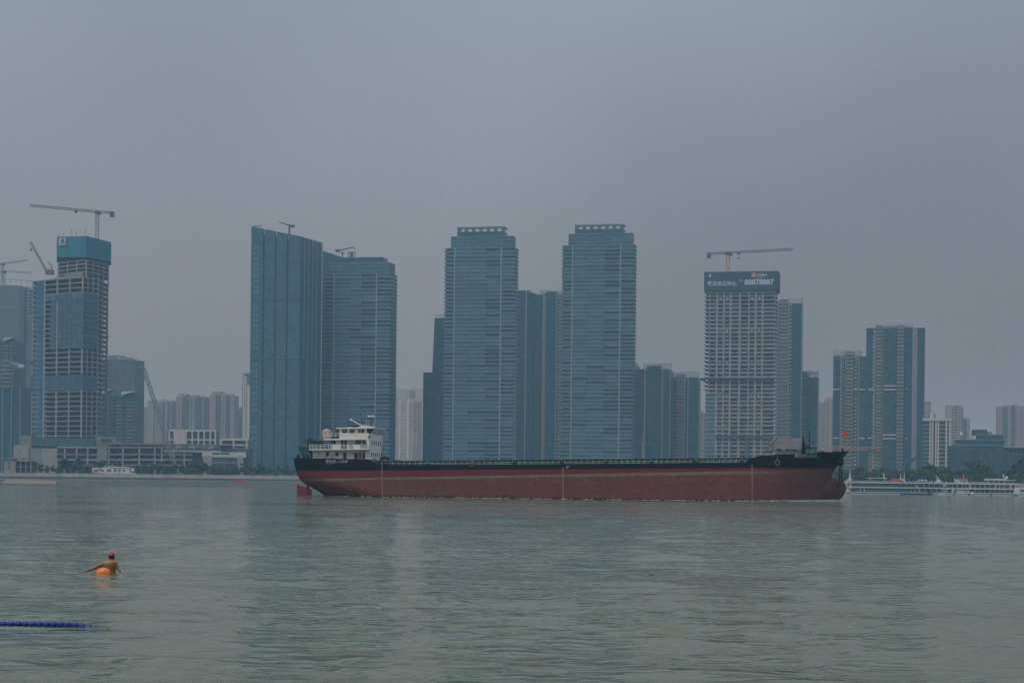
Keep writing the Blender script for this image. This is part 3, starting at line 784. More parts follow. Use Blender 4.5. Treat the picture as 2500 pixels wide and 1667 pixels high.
    MB().prism([sp[0], sp[1], sp[2], sp[3], sp[4]], [zb[0] + 1, zb[1] + 1, zb[2] + 1, zb[2] + 1, zb[0] + 1], [zt[0] - 2, zt[1] - 2, zt[2] - 2, zt[2] - 2, zt[0] - 2]).build('screen_interior', M['core'], t).location = (0, .7, 0)
    # white logo board and dark mark on the screen
    def board(px0, px1, y0, y1, m, off, fD, gap):
        Dd = fD(px0); a, b = lp(px0, fD(px0) - gap, 600), lp(px1, fD(px1) - gap, 600); za, zb_ = zat(px0, y1, Dd) - GZ, zat(px0, y0, Dd) - GZ
        return MB().prism([(a[0], a[1] - off), (b[0], b[1] - off), (b[0], b[1]), (a[0], a[1])], za, zb_)
    wb = mat('logo_board', (.42, .52, .53), .7, .05)
    f_ = lambda px: 1366 - 24 * (px - 136) / 72
    board(144, 161, 583, 600, wb, .25, f_, .3).build('logo_board', wb, t)
    board(149, 156, 585, 592, M['core'], .2, f_, .6).build('logo_mark', M['core'], t)
    board(146, 160, 593.5, 596, M['conc_d'], .2, f_, .6).build('logo_mark', M['conc_d'], t)
    nv = mat('screen_navy_mark', (.03, .10, .28), .7, .05)
    fr_ = lambda px: 1342 + 34 * (px - 208) / 60.5
    for px0, px1, y0, y1 in ((224, 226.5, 590, 602), (231.5, 234, 590, 602), (224, 234, 588.5, 591), (226, 233, 602, 605)):
        board(px0, px1, y0, y1, nv, .3, fr_, .4).build('logo_mark', nv, t)
    zt_ = zz(810 + 1); piece('safety_tray', t, M['traynet'], E[0] - 8, E[0] + 3, E[1] - 6, E[1] - 4, zt_ - .4, zt_ + .4)
    zt_ = zz(879); piece('safety_tray', t, M['traynet'], A[0] - 3, A[0] + 7, A[1] - 1.5, A[1], zt_ - .4, zt_ + .4)
    piece('net_panel', t, M['bluenet'], A[0] - 1, A[0] + 1.6, A[1] - .8, A[1] - .4, zz(952), zz(915))
    g = MB()
    for i, f in enumerate((.06, .22, .5, .65, .96)):
        p = (sp[0][0] + (sp[1][0] - sp[0][0]) * f, sp[0][1] + (sp[1][1] - sp[0][1]) * f + 1); g.box(p[0] - .15, p[0] + .15, p[1], p[1] + .3, zt[0] - 1, zt[0] + (4.5 if i == 2 else 2.5))
    g.build('scaffold_ends', M['steel'], t)
cyan_tower()
# ------------------------------------------------------------------ hazier buildings further back
def slab_block(name, label, pxl, pxr, D, pyt, m, dep=16, parts=(), cat='apartment block', group=None, th=TH, roof=True, pier=None):
    loc, W = frame(pxl, pxr, D, th)
    t = thing(name, label, cat, loc, -th, group); H = hgt(pxr, pyt, D)
    def lx(px):
        k = at(px, 1000, 1.0).x
        return max(0.0, min(W, (k * loc.y - loc.x) / (math.cos(th) + k * math.sin(th))))
    box('wall', t, M[m], 0, W, 0, dep, 0, H)
    for p0, p1, y0, y1, mm, fw in parts:
        nm = 'roof_box' if y1 <= pyt + 1 else ('recess' if fw < 0 else 'bay')
        a, b = lx(p0), lx(p1); z1 = hgt(pxr, y0, D); z0 = max(0, hgt(pxr, y1, D) - .3)
        if nm == 'roof_box': box(nm, t, M[mm], a, b, 2, dep - 2, H - .2, z1)
        else: box('bay', t, M[mm], a, b, -abs(fw), .5, z0, z1)
    if roof:
        box('parapet', t, M[pier or 'wallbeige'], -.2, W + .2, -.2, .4, H - .1, H + 1.1)
        for i in range(3):
            a = W * (.15 + .3 * i); box('roof_hut', t, M[pier or 'wallbeige'], a, a + W * .1, 5, 9, H - .2, H + 2.6 + i % 2 * 1.2)
    return t, W, H
GA = 'hazy apartment blocks'
slab_block('apartment_block', 'hazy grey-brown apartment block behind the hook of the green boom crane', 326, 362, 2500, 996, 'ap_grey', parts=[(331, 338, 989, 996, 'wallbeige', 1), (345, 350, 996, 1110, 'wallbeige', .8)])
slab_block('apartment_block', 'beige apartment block standing behind the green crane boom', 361, 429, 2350, 981, 'ap_beige', parts=[(386, 402, 976, 981, 'wallbeige', 1), (361, 377, 978, 1110, 'ap_pink', 1.2), (396, 428, 981, 1110, 'g_hazy', .6), (404, 409, 981, 1110, 'wallbeige', 1.0), (416, 419, 981, 1110, 'wallbeige', 1.0)])
slab_block('apartment_block', 'wide beige apartment block with dark glazed right half, right of the green crane boom', 429.5, 507, 2250, 971, 'ap_beige', parts=[(433, 453, 961, 971, 'wallbeige', 1), (461, 479, 964, 971, 'wallbeige', 1), (445, 463, 967, 1110, 'g_hazy', .8), (463, 466, 966, 1110, 'wallbeige', 1.2), (476, 492, 970, 1110, 'g_hazy', .7), (497, 506, 971, 1110, 'g_hazy', .9)])
slab_block('apartment_block', 'pink-beige apartment block standing alone left of the office tower', 513, 572, 2200, 965, 'ap_beige', parts=[(517, 536, 955, 965, 'wallbeige', 1), (537, 563, 961, 965, 'wallbeige', 1), (513, 528, 964, 1110, 'wallpink', 1.4), (529, 539, 965, 1110, 'g_hazy', .8), (551, 562, 965, 1110, 'g_hazy', .9), (563, 572, 966, 1110, 'ap_pink', 1.2)])
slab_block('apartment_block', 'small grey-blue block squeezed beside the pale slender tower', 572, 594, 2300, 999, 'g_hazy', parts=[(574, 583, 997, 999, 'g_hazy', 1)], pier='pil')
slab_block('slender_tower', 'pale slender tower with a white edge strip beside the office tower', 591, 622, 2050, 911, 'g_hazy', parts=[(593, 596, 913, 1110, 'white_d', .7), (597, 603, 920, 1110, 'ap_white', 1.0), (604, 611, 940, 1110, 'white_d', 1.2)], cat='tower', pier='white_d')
slab_block('apartment_block', 'pale white apartment block seen between two slim glass towers', 968, 1022, 2150, 979, 'ap_white', parts=[(975, 979, 979, 1120, 'white_d', .8), (993, 1000, 979, 1120, 'white_d', .8), (1008, 1021, 979, 1120, 'ap_pink', 1.0)], pier='white_d')
slab_block('apartment_block', 'taller pale apartment block behind the white one between slim glass towers', 960, 1036, 2700, 950, 'ap_white', parts=[(985, 1008, 943, 950, 'white_d', 1), (1000, 1012, 950, 1120, 'ap_grey', 1.0)], pier='white_d')
slab_block('apartment_block', 'dark pinkish block edge seen left of the banner-topped construction tower', 1702, 1719, 1900, 1008, 'ap_grey', parts=[(1709, 1712, 1010, 1120, 'wallpink', .8)])
slab_block('apartment_block', 'low grey roof block peeping out right of a six-bay-crowned tower', 1543, 1556, 1900, 893, 'g_hazy', parts=[(1545, 1551, 887, 893, 'g_hazy', 1)], pier='pil')
slab_block('apartment_block', 'beige apartment block between the two groups of teal towers', 1996, 2035, 2300, 983, 'ap_beige', parts=[(2014, 2034, 971, 983, 'ap_pink', 1), (2000, 2008, 983, 1120, 'ap_grey', .8), (2016, 2020, 975, 1120, 'wallpink', 1.0), (2022, 2032, 972, 1120, 'ap_pink', .9)])
slab_block('apartment_block', 'grey stepped block edge right behind the tallest teal tower', 2250, 2276, 2300, 1005, 'ap_grey', parts=[(2254, 2273, 979, 1005, 'ap_grey', 1), (2268, 2280, 1012, 1120, 'ap_grey', .8)])
slab_block('apartment_block', 'beige-grey paired apartment towers behind the white balcony block', 2309, 2352, 2150, 998, 'ap_grey', parts=[(2309, 2328, 989, 998, 'wallbeige', 1), (2333, 2349, 989, 998, 'wallbeige', 1), (2309, 2325, 993, 1160, 'wallbeige', 1.2), (2333, 2350, 993, 1160, 'ap_grey', 1.4)])
slab_block('apartment_block', 'small reddish-edged block beside the paired apartment towers', 2351, 2368, 2300, 1024, 'g_hazy', parts=[(2353, 2366, 1021, 1024, 'wallpink', 1), (2361, 2367, 1022, 1160, 'wallpink', .8)], pier='wallpink')
slab_block('apartment_block', 'large beige apartment towers rising behind the low dark office block', 2434, 2530, 2200, 994, 'ap_beige', parts=[(2459, 2478, 988, 994, 'wallbeige', 1), (2437, 2447, 995, 1120, 'ap_pink', 1.0), (2448, 2458, 995, 1120, 'g_hazy', .8), (2470, 2477, 990, 1120, 'g_hazy', 1.0), (2479, 2500, 991, 1120, 'ap_pink', 1.0)])
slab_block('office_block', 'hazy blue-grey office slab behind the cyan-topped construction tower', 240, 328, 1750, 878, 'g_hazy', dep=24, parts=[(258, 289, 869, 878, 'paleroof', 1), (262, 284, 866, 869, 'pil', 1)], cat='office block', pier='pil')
# hazy tower under construction at the far left with its rounded shoulder
def hazy_frame_tower():
    D = 2000; loc, W = frame(-60, 56, D)
    t = thing('construction_tower', 'hazy blue-grey tower under construction with an open steel frame on its shoulder', 'construction tower', loc, -TH)
    H = hgt(50, 697, D)
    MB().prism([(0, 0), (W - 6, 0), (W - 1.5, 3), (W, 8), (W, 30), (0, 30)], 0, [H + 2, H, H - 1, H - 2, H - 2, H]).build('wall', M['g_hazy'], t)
    Wx = 26; fh = 4.0
    box('wall', t, M['g_hazy'], W, W + Wx, 6, 28, 0, hgt(80, 768, D))
    n = 9
    for i in range(n + 1):
        z = hgt(80, 768, D) + i * 7.6 * D / F
        piece('floor_beam', t, M['slab'], W - 2, W + Wx * (1 - .0 * i), 6, 7, z - .35, z + .35)
        piece('floor_beam', t, M['slab'], W - 2, W + Wx, 20, 21, z - .35, z + .35)
    for i in range(4):
        x = W + 2 + i * 7.6; piece('column', t, M['slab'], x - .4, x + .4, 6, 6.8, hgt(80, 768, D), hgt(80, 700 + i * 3, D)); piece('column', t, M['slab'], x - .4, x + .4, 20, 20.8, hgt(80, 768, D), hgt(80, 700 + i * 3, D))
    g = MB(); k = 8
    pts = [Vector((W * .55 + (W * .45 + Wx) * i / k, 6, H + 8.0 - (i / k) ** 2 * 6)) for i in range(k + 1)]
    g.path(pts, .4)
    for p in pts: g.bar(p, (p.x, p.y, H - 2), .28)
    g.build('parapet_frame', M['slab'], t)
    for px0, px1, y in ((0, 40, 750), (0, 33, 826)):
        a = xat(px0, y, D) - loc.x; b = xat(px1, y, D) - loc.x; piece('floor_band', t, M['slab'], max(0, a), b, -.6, .2, hgt(20, y, D) - .4, hgt(20, y, D) + .4)
hazy_frame_tower()
# towers with curved white roof fins
def finned_tower(label, pxl, pxr, D, pyt, fins, piers, seed=0):
    loc, W = frame(pxl, pxr, D)
    t = thing('finned_tower', label, 'tower', loc, -TH); H = hgt(pxr, pyt, D)
    box('wall', t, M['g_dark'], 0, W, 0, 22, 0, H)
    def lx(px):
        k = at(px, 1000, 1.0).x
        return (k * loc.y - loc.x) / (math.cos(TH) + k * math.sin(TH))
    for a, b, kind in piers:
        if kind == 'b':
            n = int((H - 2) / 3.2)
            for i in range(n): piece('balcony', t, M['g_bal'], lx(a), lx(b), -.9, .3, i * 3.2, i * 3.2 + 1.3)
        else: box('pier', t, M['g_strip' if kind == 'g' else 'g_dark'], lx(a), lx(b), -1.0, .5, 0, H - 1)
    for fa, fb, y0, y1 in fins:      # swept white fin
        a, b = lx(fa), lx(fb); z0, z1 = hgt(pxr, y1, D), hgt(pxr, y0, D); k = 8; prof = []
        for i in range(k + 1):
            f = i / k; prof.append((a + (b - a) * f, z0 + (z1 - z0) * (f ** .45) - .1))
        up = [(x + .25, min(z + .5 + 3.0 * (1 - i / k), z1 + .6)) for i, (x, z) in enumerate(prof)]
        MB().side(prof + up[::-1], -1.5, 12).build('roof_fin', M['white_d'], t, fix=True)
    return t, W, H
finned_tower('pair of dark towers with upswept white roof fins, right of the cyan-topped tower', 224, 327, 1640, 964, [(249, 272, 951, 967), (297, 329, 957, 968)], [(258, 268, 'b'), (277, 281, 'w'), (283, 300, 'b'), (309, 327, 'b'), (232, 248, 'g')])
finned_tower('dark tower with a white fin at its shoulder, left of the cyan-topped tower', -40, 33, 1700, 832, [(8, 28, 826, 836)], [(8, 20, 'b'), (24, 30, 'b')])
def round_top_tower():
    D = 1500; loc, W = frame(-40, 52, D)
    t = thing('rounded_tower', 'dark teal glass tower with a rounded shoulder at the water end, far left', 'tower', loc, -TH)
    H = hgt(50, 945, D); H2 = hgt(30, 880, D)
    box('wall', t, M['g_dark'], 0, W, 0, 24, 0, H)
    k = 8; w2 = W * .80
    prof = [(0, H - 1), (w2, H - 1)] + [(w2 - 9 + 9 * math.cos(i / k * math.pi / 2), H2 - 9 + 9 * math.sin(i / k * math.pi / 2)) for i in range(k + 1)] + [(0, H2)]
    MB().side(prof, -.8, 20).build('upper_storey', M['g_hazy'], t, fix=True)
    for i in range(7):
        z = H + i * 3.4; piece('balcony', t, M['g_bal'], W * .5, W * .74, -1.6, -.7, z, z + 1.5)
    for f0 in (.52, .75, .98): box('pier', t, M['pil'], f0 * W - .35, f0 * W + .35, -.9, .3, 0, H)
    box('roof_light', t, M['white'], w2 + 3, w2 + 7, 2, 5, hgt(45, 895, D), hgt(45, 890, D)); box('light_post', t, M['steel'], w2 + 4.6, w2 + 5.2, 3, 3.6, H - 1, hgt(45, 895, D))
round_top_tower()
# white balcony block and low dark office block on the right
def white_balcony_block():
    D = 1480; loc, W = frame(2255, 2323, D)
    t = thing('apartment_block', 'white apartment block with balcony bands and a dark window column, beside the tallest teal tower', 'apartment block', loc, -TH)
    H = hgt(2323, 1028, D)
    def lx(px):
        k = at(px, 1000, 1.0).x
        return (k * loc.y - loc.x) / (math.cos(TH) + k * math.sin(TH))
    box('wall', t, M['g_strip'], .2, W - .2, 1.4, 18, 0, H)
    n = 16; fh = H / n
    for i in range(n + 1):
        piece('floor_slab', t, M['white_d'], 0, lx(2271), .2, 2, i * fh - .2, i * fh + .25)
        piece('floor_slab', t, M['white_d'], lx(2293), W, .2, 2, i * fh - .2, i * fh + .25)
    for px in (2271.5, 2277.5, 2285.5, 2291.5): box('pier', t, M['white_d'], lx(px) - .6, lx(px) + .6, -.2, 1.6, 0, H)
    for px in (2311, 2319.5): box('pier', t, M['white_d'], lx(px) - .7, lx(px) + .7, -.2, 1.6, 0, H)
    for i in range(n):
        for a, b in ((2272.5, 2276.5), (2286.5, 2290.5)):
            piece('window', t, M['core'], lx(a), lx(b), .9, 1.3, i * fh + .9, i * fh + 2.6)
        piece('spandrel', t, M['white_d'], lx(2272), lx(2277), .2, .8, i * fh - .3, i * fh + .7); piece('spandrel', t, M['white_d'], lx(2286), lx(2291), .2, .8, i * fh - .3, i * fh + .7)
    box('parapet', t, M['white_d'], -.4, W + .3, -.5, 18, H + .3, H + 2.4)
    box('roof_box', t, M['white_d'], lx(2272), lx(2284), 3, 10, H + 2.4, H + 7.5); box('roof_vent', t, M['core'], lx(2281), lx(2284), 2.4, 3.2, H + 2.6, H + 6)
white_balcony_block()
def dark_office_block():
    D = 1330; loc, W = frame(2334, 2520, D, th=R(4))
    t = thing('office_block', 'low wide dark-glass office block with stepped terraces behind the trees', 'office block', loc, -R(4))
    def lx(px):
        k = at(px, 1000, 1.0).x
        return (k * loc.y - loc.x) / (math.cos(R(4)) + k * math.sin(R(4)))
    z = lambda py: hgt(2420, py, D)
    box('wall', t, M['g_dark'], 0, lx(2449), 0, 30, 0, z(1087)); box('wall', t, M['g_dark'], lx(2450), W, 1.5, 30, 0, z(1092))
    box('upper_storey', t, M['g_dark'], lx(2349), lx(2456), 6, 30, z(1087), z(1073)); box('upper_storey', t, M['g_dark'], lx(2390), lx(2456), 9, 30, z(1073), z(1060))
    box('roof_box', t, M['core'], lx(2387), lx(2418), 12, 24, z(1060), z(1047)); box('roof_box', t, M['conc_d'], lx(2420), lx(2431), 12, 20, z(1060), z(1053)); box('roof_box', t, M['white_d'], lx(2381), lx(2389), 9, 14, z(1073), z(1062))
    for p0, p1, py, yy in ((2334, 2449, 1087, -.3), (2349, 2456, 1073, 5.7), (2390, 2456, 1060, 8.7), (2451, 2520, 1107, 1.2)):
        piece('roof_edge', t, M['slab'], lx(p0), lx(p1), yy, yy + .5, z(py) - .2, z(py) + .35)
    piece('canopy', t, M['paleroof'], lx(2451), W, -1.5, 6, z(1092), z(1090)); 
    for i in range(7): piece('column', t, M['pil'], lx(2452) + i * 3.0, lx(2452) + i * 3.0 + .3, .3, .6, z(1107), z(1092))
    for i in range(5):
        for j in range(14):
            a = lx(2336) + j * 2.45; piece('window', t, M['glasswin'], a, a + 2.2, -.12, .05, 6 + i * 4.4, 9.6 + i * 4.4)
    g = MB().ball((0, 0, 0), 1.2).build('dome_lamp', M['white'], t, smooth=True); g.location = (lx(2351.5), 7, z(1059)); box('lamp_post', t, M['steel'], lx(2351.5) - .15, lx(2351.5) + .15, 6.9, 7.2, z(1073), z(1060))
dark_office_block()

# ------------------------------------------------------------------ podium, mall and low white buildings on the left bank
def podium():
    D = 1290
    a = at(34, 1100, D); t = thing('shopping_podium', 'long unfinished concrete podium with open floors behind the bank trees', 'podium', (a.x, D, GZ))
    X = lambda px: xat(px, 1110, D) - a.x
    Z = lambda px, py: zat(px, py, D) - GZ
    def b(nm, m, p0, p1, y0, y1, f=0.0, d=14):
        return box(nm, t, M[m], X(p0), X(p1), -f, d, max(0, Z((p0 + p1) / 2, y1)), Z((p0 + p1) / 2, y0))
    b('wall', 'core', 60, 610, 1092, 1190, -3)
    b('block', 'conc', 34, 71, 1087, 1190, 1); b('block', 'conc_d', 72, 104, 1093, 1190, 0.5); b('block', 'conc', 104, 140, 1094, 1190, .8)
    b('tower_base', 'conc_d', 48, 76, 1063, 1094, 0); b('tower_base', 'glasswin', 76, 232, 1069, 1090, .4)
    b('block', 'conc_d', 231, 281, 1066, 1096, -1, 20); b('window', 'core', 246, 272, 1071, 1079, 1.2, -.9)
    b('block', 'conc_d', 238, 262, 1094, 1190, 1.2)
    for y, m in ((1092, 'conc'), (1109, 'conc_d'), (1122, 'conc'), (1135, 'conc_d')):
        for p0, p1 in ((140, 238), (262, 330), (330, 400), (400, 470)):
            piece('floor_slab', t, M[m], X(p0), X(p1), -.5, 14, Z((p0 + p1) / 2, y) - .5, Z((p0 + p1) / 2, y) + .5)
    for px in (158, 187, 214, 266, 300, 340, 378, 395, 425, 450):
        piece('column', t, M['conc'], X(px) - .55, X(px) + .55, -.3, .8, 0, Z(px, 1092))
    b('roof_deck', 'conc_d', 262, 560, 1083, 1086, 1.5); b('fascia', 'conc', 400, 540, 1098, 1104, .8)
    b('back_wall', 'conc', 290, 470, 1086, 1092, -1.2)
    b('block', 'white_d', 494, 600, 1103, 1116, .9); b('block', 'conc', 496, 518, 1112, 1190, 1.0); b('block', 'conc', 580, 594, 1112, 1190, 1.0)
    for p0, p1 in ((519, 536), (537, 560)): b('window', 'bigwin', p0, p1, 1104.5, 1109, 1.1, -.7)
    for i in range(5): b('window', 'bigwin', 519 + i * 12.2, 530 + i * 12.2, 1116.5, 1128, .6, 0)
    b('floor_slab', 'conc', 518, 580, 1128, 1130, .9); 
    for i in range(5): b('window', 'bigwin', 519 + i * 12.2, 530 + i * 12.2, 1131, 1150, .6, 0)
    # big signboard letters standing on the roof edge, too faded to read
    fr = MB()
    for i in range(16): fr.box(X(402) + i * 2.3, X(402) + i * 2.3 + .15, -.9, -.7, Z(450, 1098), Z(450, 1084))
    fr.box(X(400), X(527), -.9, -.7, Z(450, 1085), Z(450, 1084)).build('sign_frame', M['steel'], t)
    for i, (p0, p1, mm) in enumerate(((430, 441, 'white_d'), (443, 459, 'pil'), (464, 474, 'white_d'), (475, 490, 'wallpink'), (492, 502, 'wallpink'), (505, 509, 'pil'), (511, 520, 'white_d'))):
        h0, h1 = Z(p0, 1096.5), Z(p0, 1087)
        g = MB(); x0, x1 = X(p0), X(p1)
        g.box(x0, x0 + .55, -1.15, -.95, h0, h1).box(x0 + .6, x1, -1.15, -.95, h1 - .6, h1).box(x0 + .6, x1 - .5, -1.15, -.95, (h0 + h1) / 2 - .25, (h0 + h1) / 2 + .25)
        if i % 2 == 0: g.box(x1 - .5, x1, -1.15, -.95, h0, h1 - .65)
        g.build('sign_board', M[mm], t)
    return t
podium()
def framed_white(label, px0, px1, y0, y1, D, cols, fl, fw=0.0, solid=None):
    a = at(px0, 1090, D); t = thing('white_building', label, 'building', (a.x, D, GZ))
    X = lambda px: xat(px, 1090, D) - a.x
    Z = lambda py: zat((px0 + px1) / 2, py, D) - GZ
    box('wall', t, M['conc_d'], .5, X(px1) - .5, 2, 16, 0, Z(y0) - .4)
    box('roof', t, M['white_d'], 0, X(px1), 0, 16.2, Z(y0) - 1.5, Z(y0))
    for px in cols: piece('pier', t, M['white_d'], X(px) - .6, X(px) + .6, 0, 2.2, Z(y1), Z(y0) - 1.5)
    for y in fl: piece('floor_slab', t, M['white_d'], 0, X(px1), .05, 2.4, Z(y) - .6, Z(y) + .6)
    for p0, p1 in zip(cols[:-1], cols[1:]):
        ys = [y0 + 4] + list(fl) + [y1]
        for u, v in zip(ys[:-1], ys[1:]): piece('window', t, M['bigwin'], X(p0) + .7, X(p1) - .7, 1.2, 1.6, Z(v) + .8, Z(u) - .8)
    if solid: box('side_wall', t, M['white_d'], X(solid[0]), X(solid[1]), -.3, 3, Z(y1), Z(y0) - .1)
framed_white('white framed building with four large square windows above the podium', 412, 527, 1048.5, 1084, 1360, [413, 425, 454, 469, 484, 498, 513, 525], [1073], solid=(427, 452))
framed_white('white framed pavilion with two rows of wide windows beside the office tower', 537, 606, 1070, 1150, 1300, [539, 570, 602], [1086, 1096, 1112])

# ------------------------------------------------------------------ cranes
def lattice(g, p, q, w, r=.14, n=None, flat=False):
    p, q = Vector(p), Vector(q); d = q - p; L = d.length; d.normalize()
    side = Vector((0, 1, 0)) if abs(d.y) < .8 else Vector((1, 0, 0)); up = side.cross(d).normalized(); side = d.cross(up).normalized()
    offs = [(side * sx + up * sy) * w / 2 for sx, sy in ((-1, -1), (1, -1), (1, 1), (-1, 1))]
    n = n or max(3, int(L / (w * 1.15)))
    for o in offs: g.bar(p + o, q + o, r, 4)
    for i in range(n):
        a, b = p + d * L * i / n, p + d * L * (i + 1) / n
        for k in range(4):
            u, v = offs[k], offs[(k + 1) % 4]
            if i % 2: u, v = v, u
            g.bar(a + u, b + v, r * .7, 4); g.bar(a + offs[k], a + offs[(k + 1) % 4], r * .7, 4)
    return g
def tower_crane(label, D, base, mast_top, jib_tip, tail, m1, m2, w=1.9, hook=None, z0=None, name='tower_crane', depth=0.0, jw=1.5):
    """pixels of the mast's foot and top, the jib's tip and the counter-jib's tail"""
    b = at(base[0], base[1], D); t = thing(name, label, 'crane', b)
    V = lambda p, dy=0.0: at(p[0], p[1], D + dy) - b
    top = V(mast_top); tip = V(jib_tip, depth); tl = V(tail, -depth * .25)
    mast_dir = Vector((0, 0, top.z))
    lattice(MB(), (0, 0, 0), (0, 0, top.z), w).build('mast', m1, t)
    c = Vector((0, 0, top.z + 1.0))
    MB().box(-w * .8, w * .8, -w * .8, w * .8, top.z - .6, top.z + 1.0).box(w * .6, w * .6 + 1.6, -1.6, -.2, top.z - 1.8, top.z + .6).build('cab', M['steel'], t)
    lattice(MB(), c, tip, jw, .13).build('jib', m2, t)
    lattice(MB(), c, tl, jw, .13).build('counter_jib', m2, t)
    MB().box(tl.x - 1.5, tl.x + 1.5, tl.y - 1, tl.y + 1, tl.z - 3.4, tl.z + .9).build('counterweight', M['steel'], t)
    if hook:
        h = V(hook); f = h.x / tip.x if abs(tip.x) > 1 else .3
        y = c.y + (tip.y - c.y) * f; zj = c.z + (tip.z - c.z) * f
        g = MB().box(h.x - 1.2, h.x + 1.2, y - .8, y + .8, zj - 1.8, zj - .5); g.bar((h.x, y, zj - 1), (h.x, y, h.z), .09, 4); g.box(h.x - .8, h.x + .8, y - .4, y + .4, h.z - 1.2, h.z); g.build('hook_block', M['steel'], t)
    return t
tower_crane('long-jibbed tower crane standing on the banner-topped construction tower', 1442, (1777, 664), (1777, 620), (1936, 608.5), (1731, 620), M['crane_y'], M['crane_r'], 2.6, hook=(1804, 628), depth=14)
tower_crane('tower crane with a long red-grey jib above the cyan screen', 1392, (237, 583), (236, 520), (72, 501.5), (274, 519.5), M['crane_w'], M['crane_r'], 2.2, hook=(183, 515), depth=10)
tower_crane('hazy tower crane with its jib pointing right behind the far-left frame tower', 2020, (8, 694), (10, 664), (78, 666), (-30, 660), M['crane_w'], M['crane_w'], 3.2, depth=8)
tower_crane('hazy tower crane with a raised jib standing higher behind the far-left frame tower', 2040, (6, 694), (8, 646), (70, 635), (-30, 650), M['crane_w'], M['crane_w'], 2.2, depth=8)
tower_crane('orange tower crane with a level jib standing in front of the teal towers', 1250, (2127, 1163), (2127, 1099), (1988, 1091), (2153, 1096), M['crane_y'], M['crane_y'], 3.0, depth=6, jw=2.2)
def luffing():
    D = 1372; b = at(121, 669, D); t = thing('luffing_crane', 'small red luffing crane on the shoulder of the cyan-topped tower', 'crane', (b.x, b.y, b.z - .5))
    MB().box(-3, 3, -1.5, 1.5, 0, 3.6).build('machine_deck', M['crane_r'], t); MB().box(-1.6, 1.6, -1.6, 1.4, 3.6, 5.4).build('cab', M['white_d'], t)
    tip = at(75, 590, D) - Vector(b); lattice(MB(), (-2, 0, 2), tip, 1.3, .16).build('boom', M['crane_w'], t)
    e1, e2 = at(127, 648, D) - Vector(b), at(116, 638, D) - Vector(b)
    MB().bar((1, 0, 3), e1, .35).bar(e1, e2, .3).build('back_mast', M['steel'], t)
    h = at(76, 606, D) - Vector(b); MB().bar(tip, h, .1, 4).box(h.x - .7, h.x + .7, h.y - .4, h.y + .4, h.z - 1.5, h.z).build('hook_block', M['steel'], t)
luffing()
def crawler(label, D, foot, knee, tip, m, hook=None, name='crawler_crane'):
    b = at(foot[0], foot[1], D); b.z = GZ - .05; t = thing(name, label, 'crane', b)
    V = lambda p: at(p[0], p[1], D) - b
    MB().box(-4, 4, -3, -1.8, 0, 1.3).box(-4, 4, 1.8, 3, 0, 1.3).build('tracks', M['steel'], t)
    MB().box(-3, 5, -2, 2, 1.2, 4.2).build('body', m, t); MB().box(3.5, 5.5, -2, 2, 1.6, 4.0).build('counterweight', M['steel'], t)
    k = V(knee); lattice(MB(), (-1.5, 0, 3), k, 2.2 if m == M['crane_g'] else 1.1, .2).build('boom', M['crane_w'] if m == M['crane_g'] else m, t)
    if tip: q = V(tip); lattice(MB(), k, q, 1.6, .3).build('boom_head', m, t)
    else: q = k
    MB().bar((4, 0, 4), (2, 0, 12), .2).bar((2, 0, 12), k * .9, .1, 4).build('back_stay', M['steel'], t)
    if hook: h = V(hook); MB().bar(q, (q.x, q.y, h.z), .09, 4).box(q.x - .6, q.x + .6, q.y - .4, q.y + .4, h.z - 1.4, h.z).build('hook_line', M['steel'], t)
crawler('green-headed lattice boom crane leaning left above the podium', 1240, (436, 1150), (352, 903), (341, 893), M['crane_g'], hook=(340, 1040))
crawler('dark boom crane reaching up right in front of the teal towers', 1180, (2186, 1165), (2245, 1108), None, M['core'])
# ------------------------------------------------------------------ flood wall, lamps, ramp
YW = YB + 27.0
def flood_wall():
    x0, x1 = xat(-70, 1160, YW), xat(2580, 1160, YW); n = 56; w = (x1 - x0) / n
    t = thing('flood_wall', 'pale concrete flood wall running along the top of the far bank', 'wall', (x0, YW, 5.1))
    for i in range(n):
        piece('wall_panel', t, M['paleconc'], i * w + .03, (i + 1) * w - .03, 0, .5, -.1, 2.35 + .0 * i)
    for i in range(n): piece('coping', t, M['path'], i * w, (i + 1) * w - .02, -.08, .58, 2.35, 2.52)
flood_wall()
def lamp_proto():
    t = thing('street_lamp', 'tall grey twin-armed lamp post on the walkway below the flood wall', 'street lamp', (0, 0, 3.9), 0, 'lamp posts along the far walkway')
    MB().bar((0, 0, 0), (0, 0, 7.5), .13, 6, .08).build('pole', M['steel'], t)
    MB().bar((0, 0, 7.3), (-1.3, 0, 7.6), .07).bar((0, 0, 7.3), (1.3, 0, 7.6), .07).build('arm', M['steel'], t)
    for s in (-1, 1): MB().box(s * 1.3 - .35, s * 1.3 + .35, -.2, .2, 7.5, 7.75).build('lamp_head', M['steel'], t)
    return t
ya = YB - 1.5
o = MB().prism([(xat(4, 1180, ya), ya), (xat(138, 1180, ya), ya), (xat(128, 1180, ya), ya + 9), (xat(6, 1180, ya), ya + 9)], -.3, [1.2, .9, 3.0, 3.5]).build('slipway', M['sand']); tag(o, 'pale concrete slipway at the foot of the far bank', 'slipway')
red = mat('red_cloth', (.55, .05, .05), .8, .1)
b = at(570, 1173, YB + 13.8); t = thing('red_banner', 'long red banner hung low on the bank walkway', 'banner', (b.x, b.y - 1.2, 3.4))
box('cloth', t, red, 0, xat(601, 1173, YB + 13.8) - b.x, 0, .1, .3, 1.3)
g = MB()
for i in range(5): g.bar((i * 2.0, .05, 0), (i * 2.0, .05, 1.4), .05)
g.build('poles', M['steel'], t)

